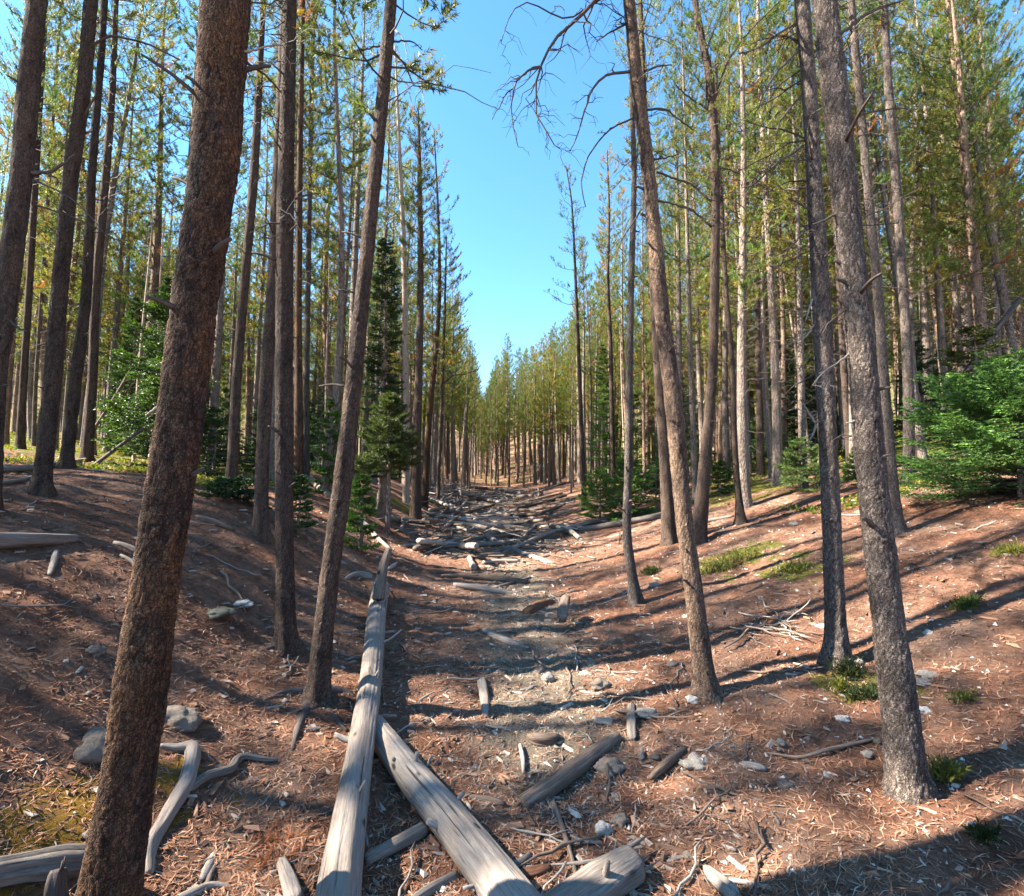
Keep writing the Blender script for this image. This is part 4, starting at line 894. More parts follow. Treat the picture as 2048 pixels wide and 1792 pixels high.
def log(label, px, ref=None, m=None, name='fallen_log', cat='log', sides=14, ring=.06, lift=.55, sag=True, flat=0.0, amp=.09, group=None, splinter=0, Ys=None, dz=None, stubs=(), straight=True):
    LOGN[0] += 1; seed = LOGN[0]*3+1; rng = np.random.RandomState(seed); P = []
    for i, (x, y, w) in enumerate(px):
        g = gnd(x, y) if not Ys else at(x, y, Ys[i])[0]
        if g is None: g = at(x, y, 20)[0]
        t = (g[1]-EYE[1])*CP+(g[2]-EYE[2])*SP; r = w*t/FPX/2; P.append((g[0], g[1], g[2]+(r*lift if not Ys else 0)+(dz[i] if dz else 0), r))
    P = np.array(P); L = np.linalg.norm(P[-1, :3]-P[0, :3]); n = max(10, int(L/ring))
    D = resample(P, n); t = np.linspace(0, 1, n)
    if straight:
        cum = np.r_[0, np.cumsum(np.linalg.norm(np.diff(D[:, :3], axis=0), axis=1))]; k = (cum/cum[-1])[:, None]
        D[:, 2:3] = D[0, 2]+(D[-1, 2]-D[0, 2])*k
        if not Ys:
            pen = np.max(terr(D[:, 0], D[:, 1])+.25*D[:, 3]-D[:, 2]); 
            if pen > 0: D[:, 2] += pen
        b = vn(np.stack([t*2.3, 0*t, 0*t], 1), seed)*.012*L; D[:, 0] += b*.4; D[:, 1] += b*.4
    o0 = D[n//2, :3].copy(); mb = MB()
    e = .5 if cat in ('wood piece', 'root') else .86; D[0, 3] *= e; D[-1, 3] *= e
    if e < .8 and n > 6: D[1, 3] *= .8; D[-2, 3] *= .75; amp = max(amp, .34)
    tube(mb, D[:, :3], D[:, 3], sides, log_disp(seed, amp, flat), True, .25)
    for e in range(splinter):                                          # torn fibres at the broken end
        i = -1 if e % 3 else 0; T = nrm(D[-1, :3]-D[-3, :3])*(1 if i else -1); a = rng.randn(3)*D[i, 3]*.5; rr = D[i, 3]*(.10+.16*rng.rand())
        s0 = D[i, :3]+a-T*D[i, 3]*1.2; tube(mb, np.stack([s0, s0+T*D[i, 3]*(1.3+.7*rng.rand()), s0+T*D[i, 3]*(1.6+1.3*rng.rand())]), [rr, rr*.7, .001], 5)
    me = mb.mesh(name, m or M_LOG_GREY, True, o0)
    if stubs:
        root = obj(name, None, None, o0); obj('stem', me, root)
        for (f, dx, dy, dzz, w) in stubs:
            i = int(f*(n-1)); c = D[i, :3]; d = np.array([dx, dy, dzz], float); l = np.linalg.norm(d); Q = np.stack([c+d/l*D[i, 3]*.5, c+d*.6, c+d+np.array([0, 0, l*.12])])
            sb = MB(); tube(sb, resample(np.c_[Q, [w, w*.8, w*.6]], 6)[:, :3], np.linspace(w, w*.6, 6), 7); obj('branch_stub', sb.mesh('branch_stub', m or M_LOG_GREY, True, o0), root)
    else: root = obj(name, me, None, o0)
    tag(root, label, cat, group)
    if ref: LAND.append((o0[0], o0[1], ref))
    return root
G1 = log('long silver barkless log running up the left of the gully from the camera', [(672, 1960, 108), (688, 1792, 81), (724, 1483, 49), (763, 1190, 34)], 'the long silver log', M_LOG, sides=72, ring=.03, lift=.9, splinter=7,
         stubs=((.30, -.16, .0, .02, .022), (.62, .22, .10, .09, .011), (.46, .06, .0, .09, .012), (.2, .07, -.02, .1, .012), (.36, -.03, 0, .1, .012)))
G2 = log('thick pale log slanting out from under the long silver log to the bottom edge', [(744, 1466, 46), (754, 1483, 48), (832, 1587, 60), (905, 1674, 70), (1000, 1800, 86), (1090, 1930, 104)], 'the thick pale slanting log', M_LOG, sides=72, ring=.03, lift=.7, splinter=4,
         stubs=((.35, .03, .0, .11, .018), (.62, -.13, -.03, .03, .022), (.55, .1, .04, .06, .016), (.28, -.02, -.1, .05, .016), (.8, -.12, -.06, -.02, .012)))
log('split grey log end with torn fibres at the bottom picture edge', [(1020, 1935, 80), (1190, 1812, 72), (1272, 1752, 62)], 'the split log end', M_LOG_GREY, sides=30, ring=.015, lift=.8, splinter=9, amp=.2, stubs=((.7, .02, -.04, .1, .018),))
log('crumbling brown log lying diagonally in the silt', [(1043, 1622, 34), (1120, 1572, 33), (1180, 1525, 30), (1236, 1480, 22)], 'the crumbling brown log', M_LOG_BROWN, sides=24, ring=.015, amp=.24, splinter=8)
log('dark straight stick lying lengthwise below the crumbling brown log', [(1107, 1605, 10), (1135, 1690, 11), (1154, 1762, 9)], 'the dark straight stick', M_LOG_BROWN, 'fallen_branch', 'branch', 8, .03)
log('forked little branch propped on the crumbling brown log', [(1082, 1592, 9), (1100, 1605, 8), (1113, 1632, 6)], None, M_LOG_GREY, 'fallen_branch', 'branch', 8, .02, stubs=((.4, -.03, -.08, .0, .007),))
log('flat-topped grey log slab with a torn end on the left bank', [(-60, 1096, 44), (40, 1093, 40), (150, 1086, 24)], 'the grey log slab', M_LOG_GREY, sides=26, ring=.03, flat=.45, splinter=12, amp=.12, lift=.8)
log('short pale wedge of wood propping the torn end of the grey log slab', [(112, 1105, 12), (106, 1128, 13), (100, 1152, 10)], None, M_LOG, 'wood_wedge', 'wood piece', 7, .02)
log('pale driftwood limb, knee-bent, beside the thick orange-barked pine', [(297, 1757, 14), (301, 1705, 22), (329, 1656, 26), (367, 1592, 29), (378, 1563, 28), (385, 1510, 24), (352, 1503, 15), (318, 1497, 10)], 'the bent driftwood limb', M_LOG, 'driftwood_limb', 'branch', 22, .012, lift=1.0, straight=False, amp=.3)
log('twisted grey root reaching right from the bent driftwood limb', [(372, 1590, 20), (408, 1563, 19), (440, 1553, 20), (462, 1544, 18), (474, 1524, 14), (492, 1518, 12), (530, 1522, 9), (556, 1522, 6)], 'the twisted grey root', M_LOG_GREY, 'exposed_root', 'root', 18, .012, lift=.9, straight=False, amp=.42)
log('thin pale root tip curling up beside the twisted grey root', [(470, 1530, 8), (484, 1518, 7), (488, 1508, 6), (482, 1500, 4)], None, M_LOG, 'exposed_root', 'root', 7, .01, straight=False)
log('knobbly blue-grey log at the bottom left corner', [(-30, 1768, 46), (50, 1752, 44), (120, 1742, 50), (172, 1738, 44)], 'the knobbly corner log', M_LOG_GREY, sides=30, ring=.015, amp=.42, lift=.6)
log('dark upright peg of wood in front of the knobbly corner log', [(112, 1812, 36), (110, 1770, 34), (115, 1738, 27)], 'the dark upright peg', M_TWIG, 'wood_peg', 'stump', 18, .012, Ys=(1.95, 1.96, 1.98), amp=.4, splinter=5)
log('short grey log stub poking from under the thick pale slanting log', [(728, 1728, 24), (790, 1698, 28), (850, 1664, 27)], 'the short grey log stub', M_LOG_GREY, sides=18, ring=.02, amp=.18, splinter=4)
log('rough grey branch under the thick pale slanting log, near the bottom edge', [(800, 1830, 22), (850, 1792, 24), (915, 1755, 20)], None, M_LOG_GREY, sides=14, ring=.02, amp=.2)
log('bent grey branch right of the thick pale slanting log', [(1010, 1745, 17), (1046, 1726, 17), (1060, 1712, 11)], None, M_LOG_GREY, 'fallen_branch', 'branch', 10, .02, amp=.2, splinter=3)
log('orange broken wood chunk right of the thick pale slanting log', [(1030, 1757, 20), (1065, 1752, 22), (1102, 1738, 15)], 'the orange wood chunk', M_ROT, 'wood_chunk', 'wood piece', 12, .015, amp=.25, splinter=5)
log('broad pale splintered plank at the bottom edge, right of the split log', [(1408, 1735, 13), (1430, 1762, 28), (1475, 1805, 36)], 'the pale splintered plank', M_LOG, 'wood_plank', 'wood piece', 12, .012, flat=.5, splinter=6)
log('narrow pale split stick right of the white quartz rock', [(1346, 1655, 7), (1410, 1682, 10), (1473, 1702, 7)], None, M_LOG, 'fallen_branch', 'branch', 8, .02, splinter=2)
log('curved pale branch right of the pale splintered plank', [(1458, 1762, 9), (1500, 1770, 10), (1578, 1790, 8)], None, M_LOG, 'fallen_branch', 'branch', 8, .02)
log('long thin curved root lying left of the stout scaly pine', [(1528, 1506, 5), (1600, 1516, 7), (1660, 1500, 8), (1748, 1480, 6)], 'the long curved root', M_LOG_BROWN, 'exposed_root', 'root', 8, .02, straight=False)
log('short round grey wood piece left of the long curved root', [(1478, 1532, 12), (1505, 1537, 17), (1533, 1543, 14)], 'the round wood piece', M_LOG_GREY, 'wood_piece', 'wood piece', 12, .012, lift=.7)
log('grey weathered plank lying on the silt in mid gully', [(966, 1262, 8), (1000, 1278, 17), (1058, 1299, 7)], 'the grey silt plank', M_LOG_GREY, 'wood_plank', 'wood piece', 12, .015, flat=.4, amp=.2, lift=.9)
log('upright weathered wood chunk, standing like a tooth on sunlit soil', [(1122, 1240, 17), (1126, 1218, 19), (1131, 1194, 15)], 'the tooth-like wood chunk', M_LOG_BROWN, 'wood_chunk', 'wood piece', 14, .01, Ys=(5.55, 5.75, 5.95), amp=.45, splinter=5)
log('rotten red log chunk left of the tooth-like wood chunk', [(1056, 1230, 22), (1080, 1216, 24), (1106, 1206, 14)], 'the rotten red chunk', M_ROT, 'wood_chunk', 'wood piece', 16, .015, amp=.3, splinter=6, lift=.3)
log('pale broken post lying lengthwise in the gully silt', [(972, 1438, 12), (969, 1400, 20), (963, 1362, 18)], 'the pale broken post', M_LOG, 'wood_chunk', 'wood piece', 14, .015, flat=.55, amp=.5, splinter=5, lift=.6)
log('narrow grey post lying lengthwise beside the flat pale stone', [(1266, 1482, 13), (1265, 1445, 15), (1263, 1410, 12)], 'the narrow grey post', M_LOG_GREY, 'wood_chunk', 'wood piece', 12, .015, flat=.55, amp=.5, splinter=4, lift=.6)
log('brown root lump lying in the silt of the gully', [(1055, 1478, 14), (1072, 1488, 24), (1100, 1490, 24), (1118, 1478, 16)], 'the brown root lump', M_LOG_BROWN, 'root_lump', 'root', 18, .01, straight=False, amp=.5, splinter=4)
log('thin pale stick lying lengthwise below the brown root lump', [(1040, 1492, 8), (1046, 1520, 9), (1047, 1548, 6)], None, M_LOG, 'fallen_branch', 'branch', 8, .015)
log('mottled pale wood beam lying across the gully floor below the crumbling brown log', [(915, 1600, 14), (965, 1602, 18), (1010, 1612, 14)], None, M_LOG_BROWN, 'wood_chunk', 'wood piece', 12, .015, amp=.22)
log('brown root on the right bank, right of the narrow grey post', [(1300, 1560, 12), (1340, 1525, 20), (1372, 1500, 12)], None, M_LOG_BROWN, 'wood_chunk', 'wood piece', 12, .015, amp=.3, splinter=4)
log('upright brown root stump at the far tip of the long silver log', [(757, 1200, 21), (761, 1165, 18), (766, 1135, 17), (779, 1098, 11)], 'the root stump at the silver log', M_LOG_BROWN, 'root_stump', 'stump', 14, .015, Ys=(5.55, 5.62, 5.7, 5.8), amp=.28, splinter=5)
log('grey gnarled root left of the root stump', [(690, 1160, 8), (715, 1152, 14), (745, 1160, 18)], None, M_LOG_GREY, 'exposed_root', 'root', 10, .02, straight=False, amp=.3)
log('short pale horn of wood right of the root stump', [(775, 1140, 5), (785, 1135, 9), (794, 1126, 4)], None, M_LOG, 'wood_chip', 'wood piece', 8, .012)
log('dark long log sloping into the gully from the left bank', [(765, 1037, 9), (850, 1046, 11), (940, 1058, 11), (1034, 1074, 8)], 'the dark sloping log', M_LOG_GREY, ring=.1)
log('pale-ended log lying level across the gully bottom', [(1010, 1057, 11), (1085, 1058, 11), (1165, 1059, 10)], 'the pale level log', M_LOG, ring=.1)
log('long log climbing the right bank behind the thin curved pale pine', [(1158, 1064, 11), (1240, 1052, 12), (1350, 1030, 12)], 'the long right-bank log', M_LOG_GREY, ring=.1)
log('second grey log close above the long right-bank log', [(1250, 1044, 8), (1300, 1036, 8), (1345, 1026, 8)], None, M_LOG_BROWN, ring=.1)
log('slender pole propped over the right-bank log, running down to the silt', [(1003, 1110, 7), (1100, 1078, 8), (1220, 1038, 7)], 'the slender propped pole', M_LOG_GREY, ring=.1)
log('brown log below the dark sloping log, one end pale and upturned', [(904, 1084, 11), (950, 1091, 12), (998, 1098, 11)], 'the upturned brown log', M_LOG_BROWN, ring=.06, stubs=((.05, 0, 0, .22, .035),))
log('short brown log leaning on the dark cut stump', [(928, 1081, 9), (955, 1076, 10), (982, 1071, 9)], None, M_LOG_BROWN, ring=.06)
log('dark cut stump section on its side in the gully', [(976, 1082, 20), (985, 1078, 22), (995, 1075, 22)], 'the dark cut stump', M_LOG_BROWN, 'log_section', 'log', 16, .05, amp=.12)
log('white-barked short log with a dark cut end, pointing down the gully', [(932, 1097, 8), (940, 1118, 10), (949, 1142, 11)], 'the white short log', M_LOG, ring=.05)
log('pale low log at the upper edge of the silt', [(966, 1127, 8), (1000, 1126, 9), (1040, 1124, 7)], 'the pale silt-edge log', M_LOG, ring=.06, amp=.2)
log('broad flat brown log slab lying across the gully', [(880, 1154, 9), (950, 1158, 19), (1055, 1166, 12)], 'the broad brown slab', M_LOG_BROWN, ring=.05, flat=.4, amp=.2, splinter=5)
log('pink-grey split log below the broad brown slab', [(908, 1172, 12), (960, 1180, 15), (1030, 1190, 9)], 'the pink-grey split log', M_LOG, ring=.05, flat=.3, amp=.22, splinter=6)
log('thin stick sloping up right from the broad brown slab', [(990, 1176, 5), (1030, 1165, 6), (1062, 1156, 4)], None, M_LOG_GREY, 'fallen_branch', 'branch', 7, .05)
log('split pale wood piece standing in the rusty needles at the bottom edge', [(592, 1810, 30), (578, 1765, 27), (562, 1722, 18)], 'the split pale piece', M_LOG, 'wood_chunk', 'wood piece', 14, .01, amp=.3, splinter=6, flat=.4)
log('narrow pale wood sliver left of the rusty needle spray, near the bottom edge', [(398, 1768, 10), (414, 1740, 17), (430, 1706, 10)], None, M_LOG, 'wood_chip', 'wood piece', 10, .01, amp=.3)
log('curved pale branch rising beside the narrow pale wood sliver', [(408, 1790, 12), (425, 1745, 11), (446, 1718, 8), (474, 1704, 5)], None, M_LOG_BROWN, 'fallen_branch', 'branch', 9, .012, straight=False)
log('forked grey branch lying along the bottom edge right of the thick orange-barked pine', [(350, 1806, 16), (392, 1788, 18), (424, 1775, 14), (462, 1776, 8)], None, M_LOG_GREY, 'fallen_branch', 'branch', 12, .012, straight=False, amp=.25)
for lab, px, m in (('long pale log lying level across the far gully', [(942, 998, 7), (1005, 995, 7), (1072, 993, 6)], M_LOG),
                   ('slender log sloping in from the left at the far debris', [(930, 976, 6), (985, 982, 6), (1040, 986, 5)], M_LOG_GREY),
                   ('dark log sloping right below the tangled branch pile', [(902, 1005, 6), (960, 1013, 7), (1018, 1022, 6)], M_LOG_BROWN),
                   ('light log slanting up right, left half of the far gully', [(890, 1044, 6), (925, 1038, 7), (964, 1031, 6)], M_LOG_GREY),
                   ('grey log slanting down right above the pale level log', [(996, 1031, 6), (1035, 1034, 6), (1075, 1039, 6)], M_LOG_GREY),
                   ('thin log pointing up the right bank in the far gully', [(1070, 1020, 5), (1110, 1012, 5), (1150, 1005, 4)], M_LOG_GREY),
                   ('straight pole rising to the green far right bank', [(1063, 990, 5), (1095, 979, 5), (1130, 966, 4)], M_LOG_GREY),
                   ('whitish log at the front of the tangled branch pile', [(895, 975, 8), (915, 983, 9), (935, 993, 8)], M_LOG),
                   ('white broken log chunk left of the tangled branch pile', [(862, 978, 7), (880, 992, 9), (900, 1012, 7)], M_LOG),
                   ('speckled pale log at the foot of the left debris', [(898, 1012, 8), (912, 1022, 9), (926, 1034, 7)], M_LOG),
                   ('pale fat log end sticking out behind the straight flare-footed pine', [(603, 953, 10), (630, 972, 15), (658, 996, 13)], M_LOG),
                   ('white forked driftwood behind the root-footed leaning pine', [(692, 1028, 12), (728, 1056, 12), (752, 1080, 10), (784, 1102, 6)], M_LOG),
                   ('moss-flecked brown log right of the thick orange-barked pine', [(390, 1038, 12), (425, 1046, 14), (470, 1062, 7)], M_LOG_BROWN),
                   ('long pale-topped log on the left bank behind the big trunks', [(-20, 946, 14), (90, 936, 13), (187, 922, 10)], M_LOG_GREY),
                   ('second thin log lying in front of the pale-topped left log', [(-20, 970, 8), (40, 962, 8), (66, 955, 6)], M_LOG_GREY),
                   ('pale thin log on moss behind the big green spruce', [(1822, 871, 6), (1875, 862, 7), (1930, 853, 6)], M_LOG),
                   ('grey log in moss at the foot of the ruffed slim pine', [(1395, 1050, 7), (1420, 1042, 8), (1468, 1034, 6)], M_LOG_GREY),
                   ('thin log in shade below the dark thicket', [(1530, 962, 4), (1570, 957, 5), (1600, 953, 4)], M_LOG_GREY)):
    log(lab, px, None, m, ring=.1, amp=.15, splinter=3, group='fallen logs around the gully')
def leaning(label, px, Y0, Y1, m):
    log(label, px, None, m, 'leaning_dead_pole', 'dead tree', 10, .1, Ys=list(np.linspace(Y0, Y1, len(px))), amp=.08, straight=False)
leaning('dark fallen pole leaning up right on the left bank', [(164, 950, 9), (215, 910, 8), (288, 856, 6)], 8.6, 8.9, M_TWIG)
leaning('thin pale dead pole leaning steeply behind the left trunks', [(187, 860, 6), (235, 785, 5), (285, 696, 3)], 9.8, 10.2, M_LOG_BROWN)
leaning('dark dead trunk leaning right above the big green spruce', [(1862, 865, 15), (1895, 810, 15), (1920, 765, 13), (1978, 680, 12), (2040, 598, 9)], 10.5, 10.8, M_TWIG)
leaning('thin dead pole leaning left in front of the straight twiggy pine', [(1490, 1010, 6), (1478, 880, 5), (1470, 740, 4)], 10.0, 10.3, M_LOG_BROWN)

# the scatter of logs that fills the far gully, each one by itself
rngL = np.random.RandomState(8)
def lie(x, y, yaw, tilt=0.0):                                           # orientation of a thing lying on the ground
    e = .15; zx = (terr1(x+e, y)-terr1(x-e, y))/(2*e); zy = (terr1(x, y+e)-terr1(x, y-e))/(2*e); n = Vector((-zx, -zy, 1)).normalized()
    return (n.to_track_quat('Z', 'Y') @ Euler((0, tilt, yaw)).to_quaternion()).to_euler()
LOGM = []
for k in range(7):
    mb = MB(); n = 14; t = np.linspace(-.5, .5, n); P = np.stack([t*2.2, .04*np.sin(t*4+k), .02*np.cos(t*5+k)], 1); tube(mb, P, np.linspace(.058, .042, n)*(1+.06*np.sin(t*9+k)), 9, log_disp(k+40, .14), True, .2)
    LOGM.append([mb.mesh('fallen_log', M_) for M_ in (M_LOG, M_LOG_GREY, M_LOG_BROWN)])
n = 0
while n < 96:
    y = 10.0+23*rngL.rand()**1.15; u = rngL.randn()*1.15-.2; x = float(thal(y))+u
    if abs(u) > 2.6: continue
    yaw = rngL.randn()*.35 if rngL.rand() < .75 else rngL.rand()*3.14; c = rngL.choice(3, p=[.16, .46, .38]); s = rngL.uniform(.6, 1.9); zz = max(terr1(x+math.cos(yaw)*s*k, y+math.sin(yaw)*s*k)-terr1(x, y) for k in (-.6, 0, .6))
    o = obj('fallen_log', LOGM[rngL.randint(7)][c], None, (x, y, terr1(x, y)+.03*s+zz*.3), lie(x, y, yaw, rngL.randn()*.06), (s, .35+s*rngL.uniform(.35, .6), .35+s*.45))
    a = ['pale', 'grey', 'brown'][c]+(' short' if s < .9 else ' long' if s > 1.4 else '')
    tag(o, clip16(unique(lambda j: f"{a} log lying {'across' if abs(math.sin(yaw)) < .5 else 'along'} the far gully, {near_words(x, y, j)}")), 'log', 'logs scattered in the far gully'); n += 1

# ------------------------------------------------------------------ sticks, chips and stones
STICK = []
for k in range(12):
    rng = np.random.RandomState(300+k); mb = MB(); n = 9; t = np.linspace(-.5, .5, n); bend = rng.uniform(-.25, .25)
    P = np.stack([t, bend*(t*t-.1)+.02*rng.randn(n), .02+.012*rng.randn(n)+.02*np.abs(t)], 1); tube(mb, P, np.linspace(.018, .009, n)*(1+.15*rng.randn(n)), 6)
    if k % 3 == 0:
        Q = np.stack([P[5], P[5]+[.12, .1, .02], P[5]+[.26, .16, .05]]); tube(mb, Q, [.010, .008, .004], 5)
    STICK.append([mb.mesh('stick', m) for m in (M_TWIG_PALE, M_LOG_GREY, M_LOG_BROWN)])
CHIP = []
for k in range(8):
    rng = np.random.RandomState(340+k); mb = MB(); n = 7; t = np.linspace(-.5, .5, n); P = np.stack([t, .03*rng.randn(n), .05+.03*rng.randn(n)], 1)
    r = .11*np.sin(np.linspace(.25, 2.9, n))**.5*(1+.2*rng.randn(n)); tube(mb, P, r, 7, lambda lc, r: (r*(-.55*np.exp(-((np.arctan2(lc[:, 1], lc[:, 0])-1.57)/.8)**2)+.25*vn(lc*9, k)), {}))
    CHIP.append([mb.mesh('wood_chip', m) for m in (M_LOG, M_LOG_GREY, M_LOG_BROWN, M_ROT)])
def rock_mesh(seed, name='rock', m=None, sub=3, flat=.6, amp=.6):
    import bmesh
    bm = bmesh.new(); bmesh.ops.create_icosphere(bm, subdivisions=sub, radius=1.0); V = np.array([v.co[:] for v in bm.verts]); F = np.array([[v.index for v in f.verts] for f in bm.faces]); bm.free()
    f1, f2, i = cell(V*1.15+seed*3.1, seed); d = 1+amp*(f1-.6)*-1.2+.22*fbm(V*2.2+seed, 4, seed); V = V*d[:, None]*np.array([1, .8, flat])
    mb = MB(); mb.add(V, F); return mb.mesh(name, m or M_ROCK, False if sub < 3 else True)
def rock(label, px, py, w, m, seed, ref=None, flat=.55, name='rock', yaw=0.0, sink=.12):
    g = gnd(px, py+w*.12); t = (g[1])*CP+(g[2]-EYE[2])*SP; s = w*t/FPX/2
    o = obj(name, rock_mesh(seed, name, m, 4 if w > 25 else 3, flat), None, (g[0], g[1], g[2]+s*flat*sink), (0, 0, yaw), s); tag(o, label, 'rock'); 
    if ref: LAND.append((g[0], g[1], ref))
rock('rounded buff boulder half hidden by the thick orange-barked pine', 196, 1492, 92, M_ROCK_D, 1, 'the buff boulder', .75)
rock('flat-topped pale boulder right of the thick orange-barked pine', 356, 1432, 80, M_ROCK_D, 2, 'the flat-topped boulder', .55)
rock('small grey rock on the needle floor left of the thick orange-barked pine', 188, 1299, 38, M_ROCK_D, 3, 'the small grey rock')
rock('small white stone at the left, catching the sun', 130, 1322, 14, M_ROCK_W, 4)
rock('mossy low rock left of the straight flare-footed pine', 434, 1222, 54, M_ROCK_M, 5, 'the mossy low rock', .4)
rock('pale flaky rock just above the mossy low rock', 482, 1203, 44, M_ROCK_W, 6, None, .3)
rock('white quartz rock in the sunny foreground', 1206, 1657, 30, M_ROCK_W, 7, 'the white quartz rock', .85)
rock('brown crumbly clod right of the white quartz rock', 1240, 1638, 32, M_ROCK_D, 8, None, .6)
rock('flat pale stone beside the narrow grey post', 1292, 1421, 42, M_ROCK, 9, 'the flat pale stone', .3)
rock('grey-white stone left of the narrow grey post', 1210, 1440, 36, M_ROCK, 10, None, .4)
rock('angular tan stone in the gully silt', 1174, 1346, 26, M_ROCK, 11, 'the angular tan stone', .5)
rock('yellowish blocky stone left of the angular tan stone', 1096, 1354, 24, M_ROCK, 12, None, .7)
rock('grey blocky stone behind the yellowish one', 1078, 1342, 26, M_ROCK_D, 13, None, .7)
rock('brown lumpy rock right below the angular tan stone', 1200, 1368, 36, M_ROCK_D, 14, None, .6)
rock('small round grey stone by the yellow dead twigs', 1183, 1328, 22, M_ROCK_D, 15, None, .7)
rock('square pale rock at the foot of the peeling gully pine', 1387, 1398, 27, M_ROCK_W, 16, None, .6)
rock('bleached boulder in front of the peeling gully pine', 1390, 1524, 46, M_ROCK, 17, 'the bleached boulder', .6)
rock('blocky grey rock next to the short grey post end', 1218, 1530, 50, M_ROCK_D, 18, None, .5)
rock('white stone on shaded soil right of the stout scaly pine', 1860, 1267, 22, M_ROCK_W, 19, 'the shaded white stone', .75)
rock('pale stone in the green tuft at the straight twiggy pine', 1716, 1324, 22, M_ROCK, 20, None, .7)
rock('flat grey stone, upper of two right of the stout scaly pine', 1862, 1346, 42, M_ROCK, 21, None, .35)
rock('flat tan stone, lower of two right of the stout scaly pine', 1846, 1362, 32, M_ROCK, 22, 'the flat tan stone', .4)
rock('white stone at the edge of sun right of the stout scaly pine', 1846, 1418, 26, M_ROCK_W, 23, None, .5)
rock('white-topped stone left of the stout scaly pine', 1686, 1436, 26, M_ROCK_W, 24, 'the white-topped stone', .5)
rock('pale stone beside the foot of the straight twiggy grey pine', 1643, 1251, 20, M_ROCK_W, 25, None, .5)
rock('small grey stone left of the round wood piece', 1574, 1569, 30, M_ROCK_D, 26, None, .5)
rock('rounded stone below the long curved root', 1735, 1507, 20, M_ROCK, 27, None, .8)
rock('round grey stone on the gully side, left of the pale broken post', 889, 1428, 22, M_ROCK_D, 28, None, .7)
rock('small grey stone beside the long silver log', 824, 1452, 16, M_ROCK_D, 29, None, .7)
rock('round pale stone on the right gully side', 1347, 1327, 24, M_ROCK_D, 30, None, .6)
rock('pale stone among broken branches on the sunny right side', 1310, 1168, 22, M_ROCK, 31, None, .5)
rock('grey stone on the right bank between the two near right trunks', 1588, 1047, 18, M_ROCK, 32, None, .5)
ROCKV = [[rock_mesh(60+k, 'rock', m, 2, .6) for k in range(4)] for m in (M_ROCK, M_ROCK_W, M_ROCK_D)]
rngS = np.random.RandomState(12)
def spot():                                                             # a place on the open floor, more of them near the camera
    while True:
        d = 2.0+8.5*rngS.rand()**1.5; a = math.radians(rngS.uniform(-44, 46)); x, y = d*math.sin(a), d*math.cos(a)
        if y > 1.7: return x, y
for i in range(165):
    x, y = spot()
    if rngS.rand() < .35: x = float(thal(y))+.3+rngS.randn()*.8
    k = rngS.randint(12); c = rngS.choice(3, p=[.2, .25, .55]); s = rngS.uniform(.14, .5)*(1+.06*y); th = rngS.uniform(.6, 1.25)
    o = obj('stick', STICK[k][c], None, (x, y, terr1(x, y)+.004), lie(x, y, rngS.rand()*6.28, rngS.randn()*.08), (s, s*1.0, s*th))
    a = ('short ' if s < .25 else 'long ' if s > .42 else '')+['pale', 'grey', 'brown'][c]+(' forked' if k % 3 == 0 else ' curved' if k % 3 == 1 else ' thin')
    tag(o, clip16(unique(lambda j: f"{a} stick on the ground, {near_words(x, y, j)}")), 'stick', 'sticks lying on the forest floor')
for i in range(105):
    x, y = spot()
    if rngS.rand() < .45: x = float(thal(y))+.3+rngS.randn()*.7
    c = rngS.choice(4, p=[.18, .22, .4, .2]); k = rngS.randint(8); s = rngS.uniform(.045, .115)*(1+.06*y)
    o = obj('wood_chip', CHIP[k][c], None, (x, y, terr1(x, y)-.004), lie(x, y, rngS.rand()*6.28), (s, s*rngS.uniform(.6, 1.2), s*.8))
    tag(o, clip16(unique(lambda j: f"{'small ' if s < .075 else 'broad ' if s > .13 else ''}{['pale', 'grey', 'brown', 'reddish'][c]} wood chip on the ground, {near_words(x, y, j)}")), 'wood chip', 'wood chips lying on the forest floor')
for i in range(48):
    x, y = spot()
    if rngS.rand() < .6: x = abs(x)*rngS.uniform(.4, 1)
    c = rngS.choice(3, p=[.45, .3, .25]); s = rngS.uniform(.010, .026)*(1+.06*y)
    o = obj('rock', ROCKV[c][rngS.randint(4)], None, (x, y, terr1(x, y)+s*.05), (rngS.rand()*.6, rngS.rand()*.6, rngS.rand()*6), s)
    tag(o, clip16(unique(lambda j: f"{'tiny ' if s < .016 else ''}{['pale', 'white', 'grey-brown'][c]} pebble on the ground, {near_words(x, y, j)}")), 'pebble', 'pebbles on the forest floor')
for i in range(16):                                                     # broken branches between the peeling gully pine and the twiggy pine
    px, py = rngS.uniform(1425, 1590), rngS.uniform(1222, 1292); g = gnd(px, py); k = rngS.randint(12); c = rngS.choice(3, p=[.35, .4, .25]); s = rngS.uniform(.3, .75)
    o = obj('dead_branch', STICK[k][c], None, (g[0], g[1], g[2]+.01+.04*rngS.rand()), lie(g[0], g[1], rngS.randn()*.7, rngS.randn()*.15), (s, s, s*.7))
    tag(o, clip16(unique(lambda j: f"{'long ' if s > .55 else ''}{['bleached', 'grey', 'brown'][c]} {'forked ' if k % 3 == 0 else 'curved ' if k % 3 == 1 else ''}dead branch in the loose heap {near_words(g[0], g[1], j)}")), 'dead branch', 'dead branches in the loose heap')
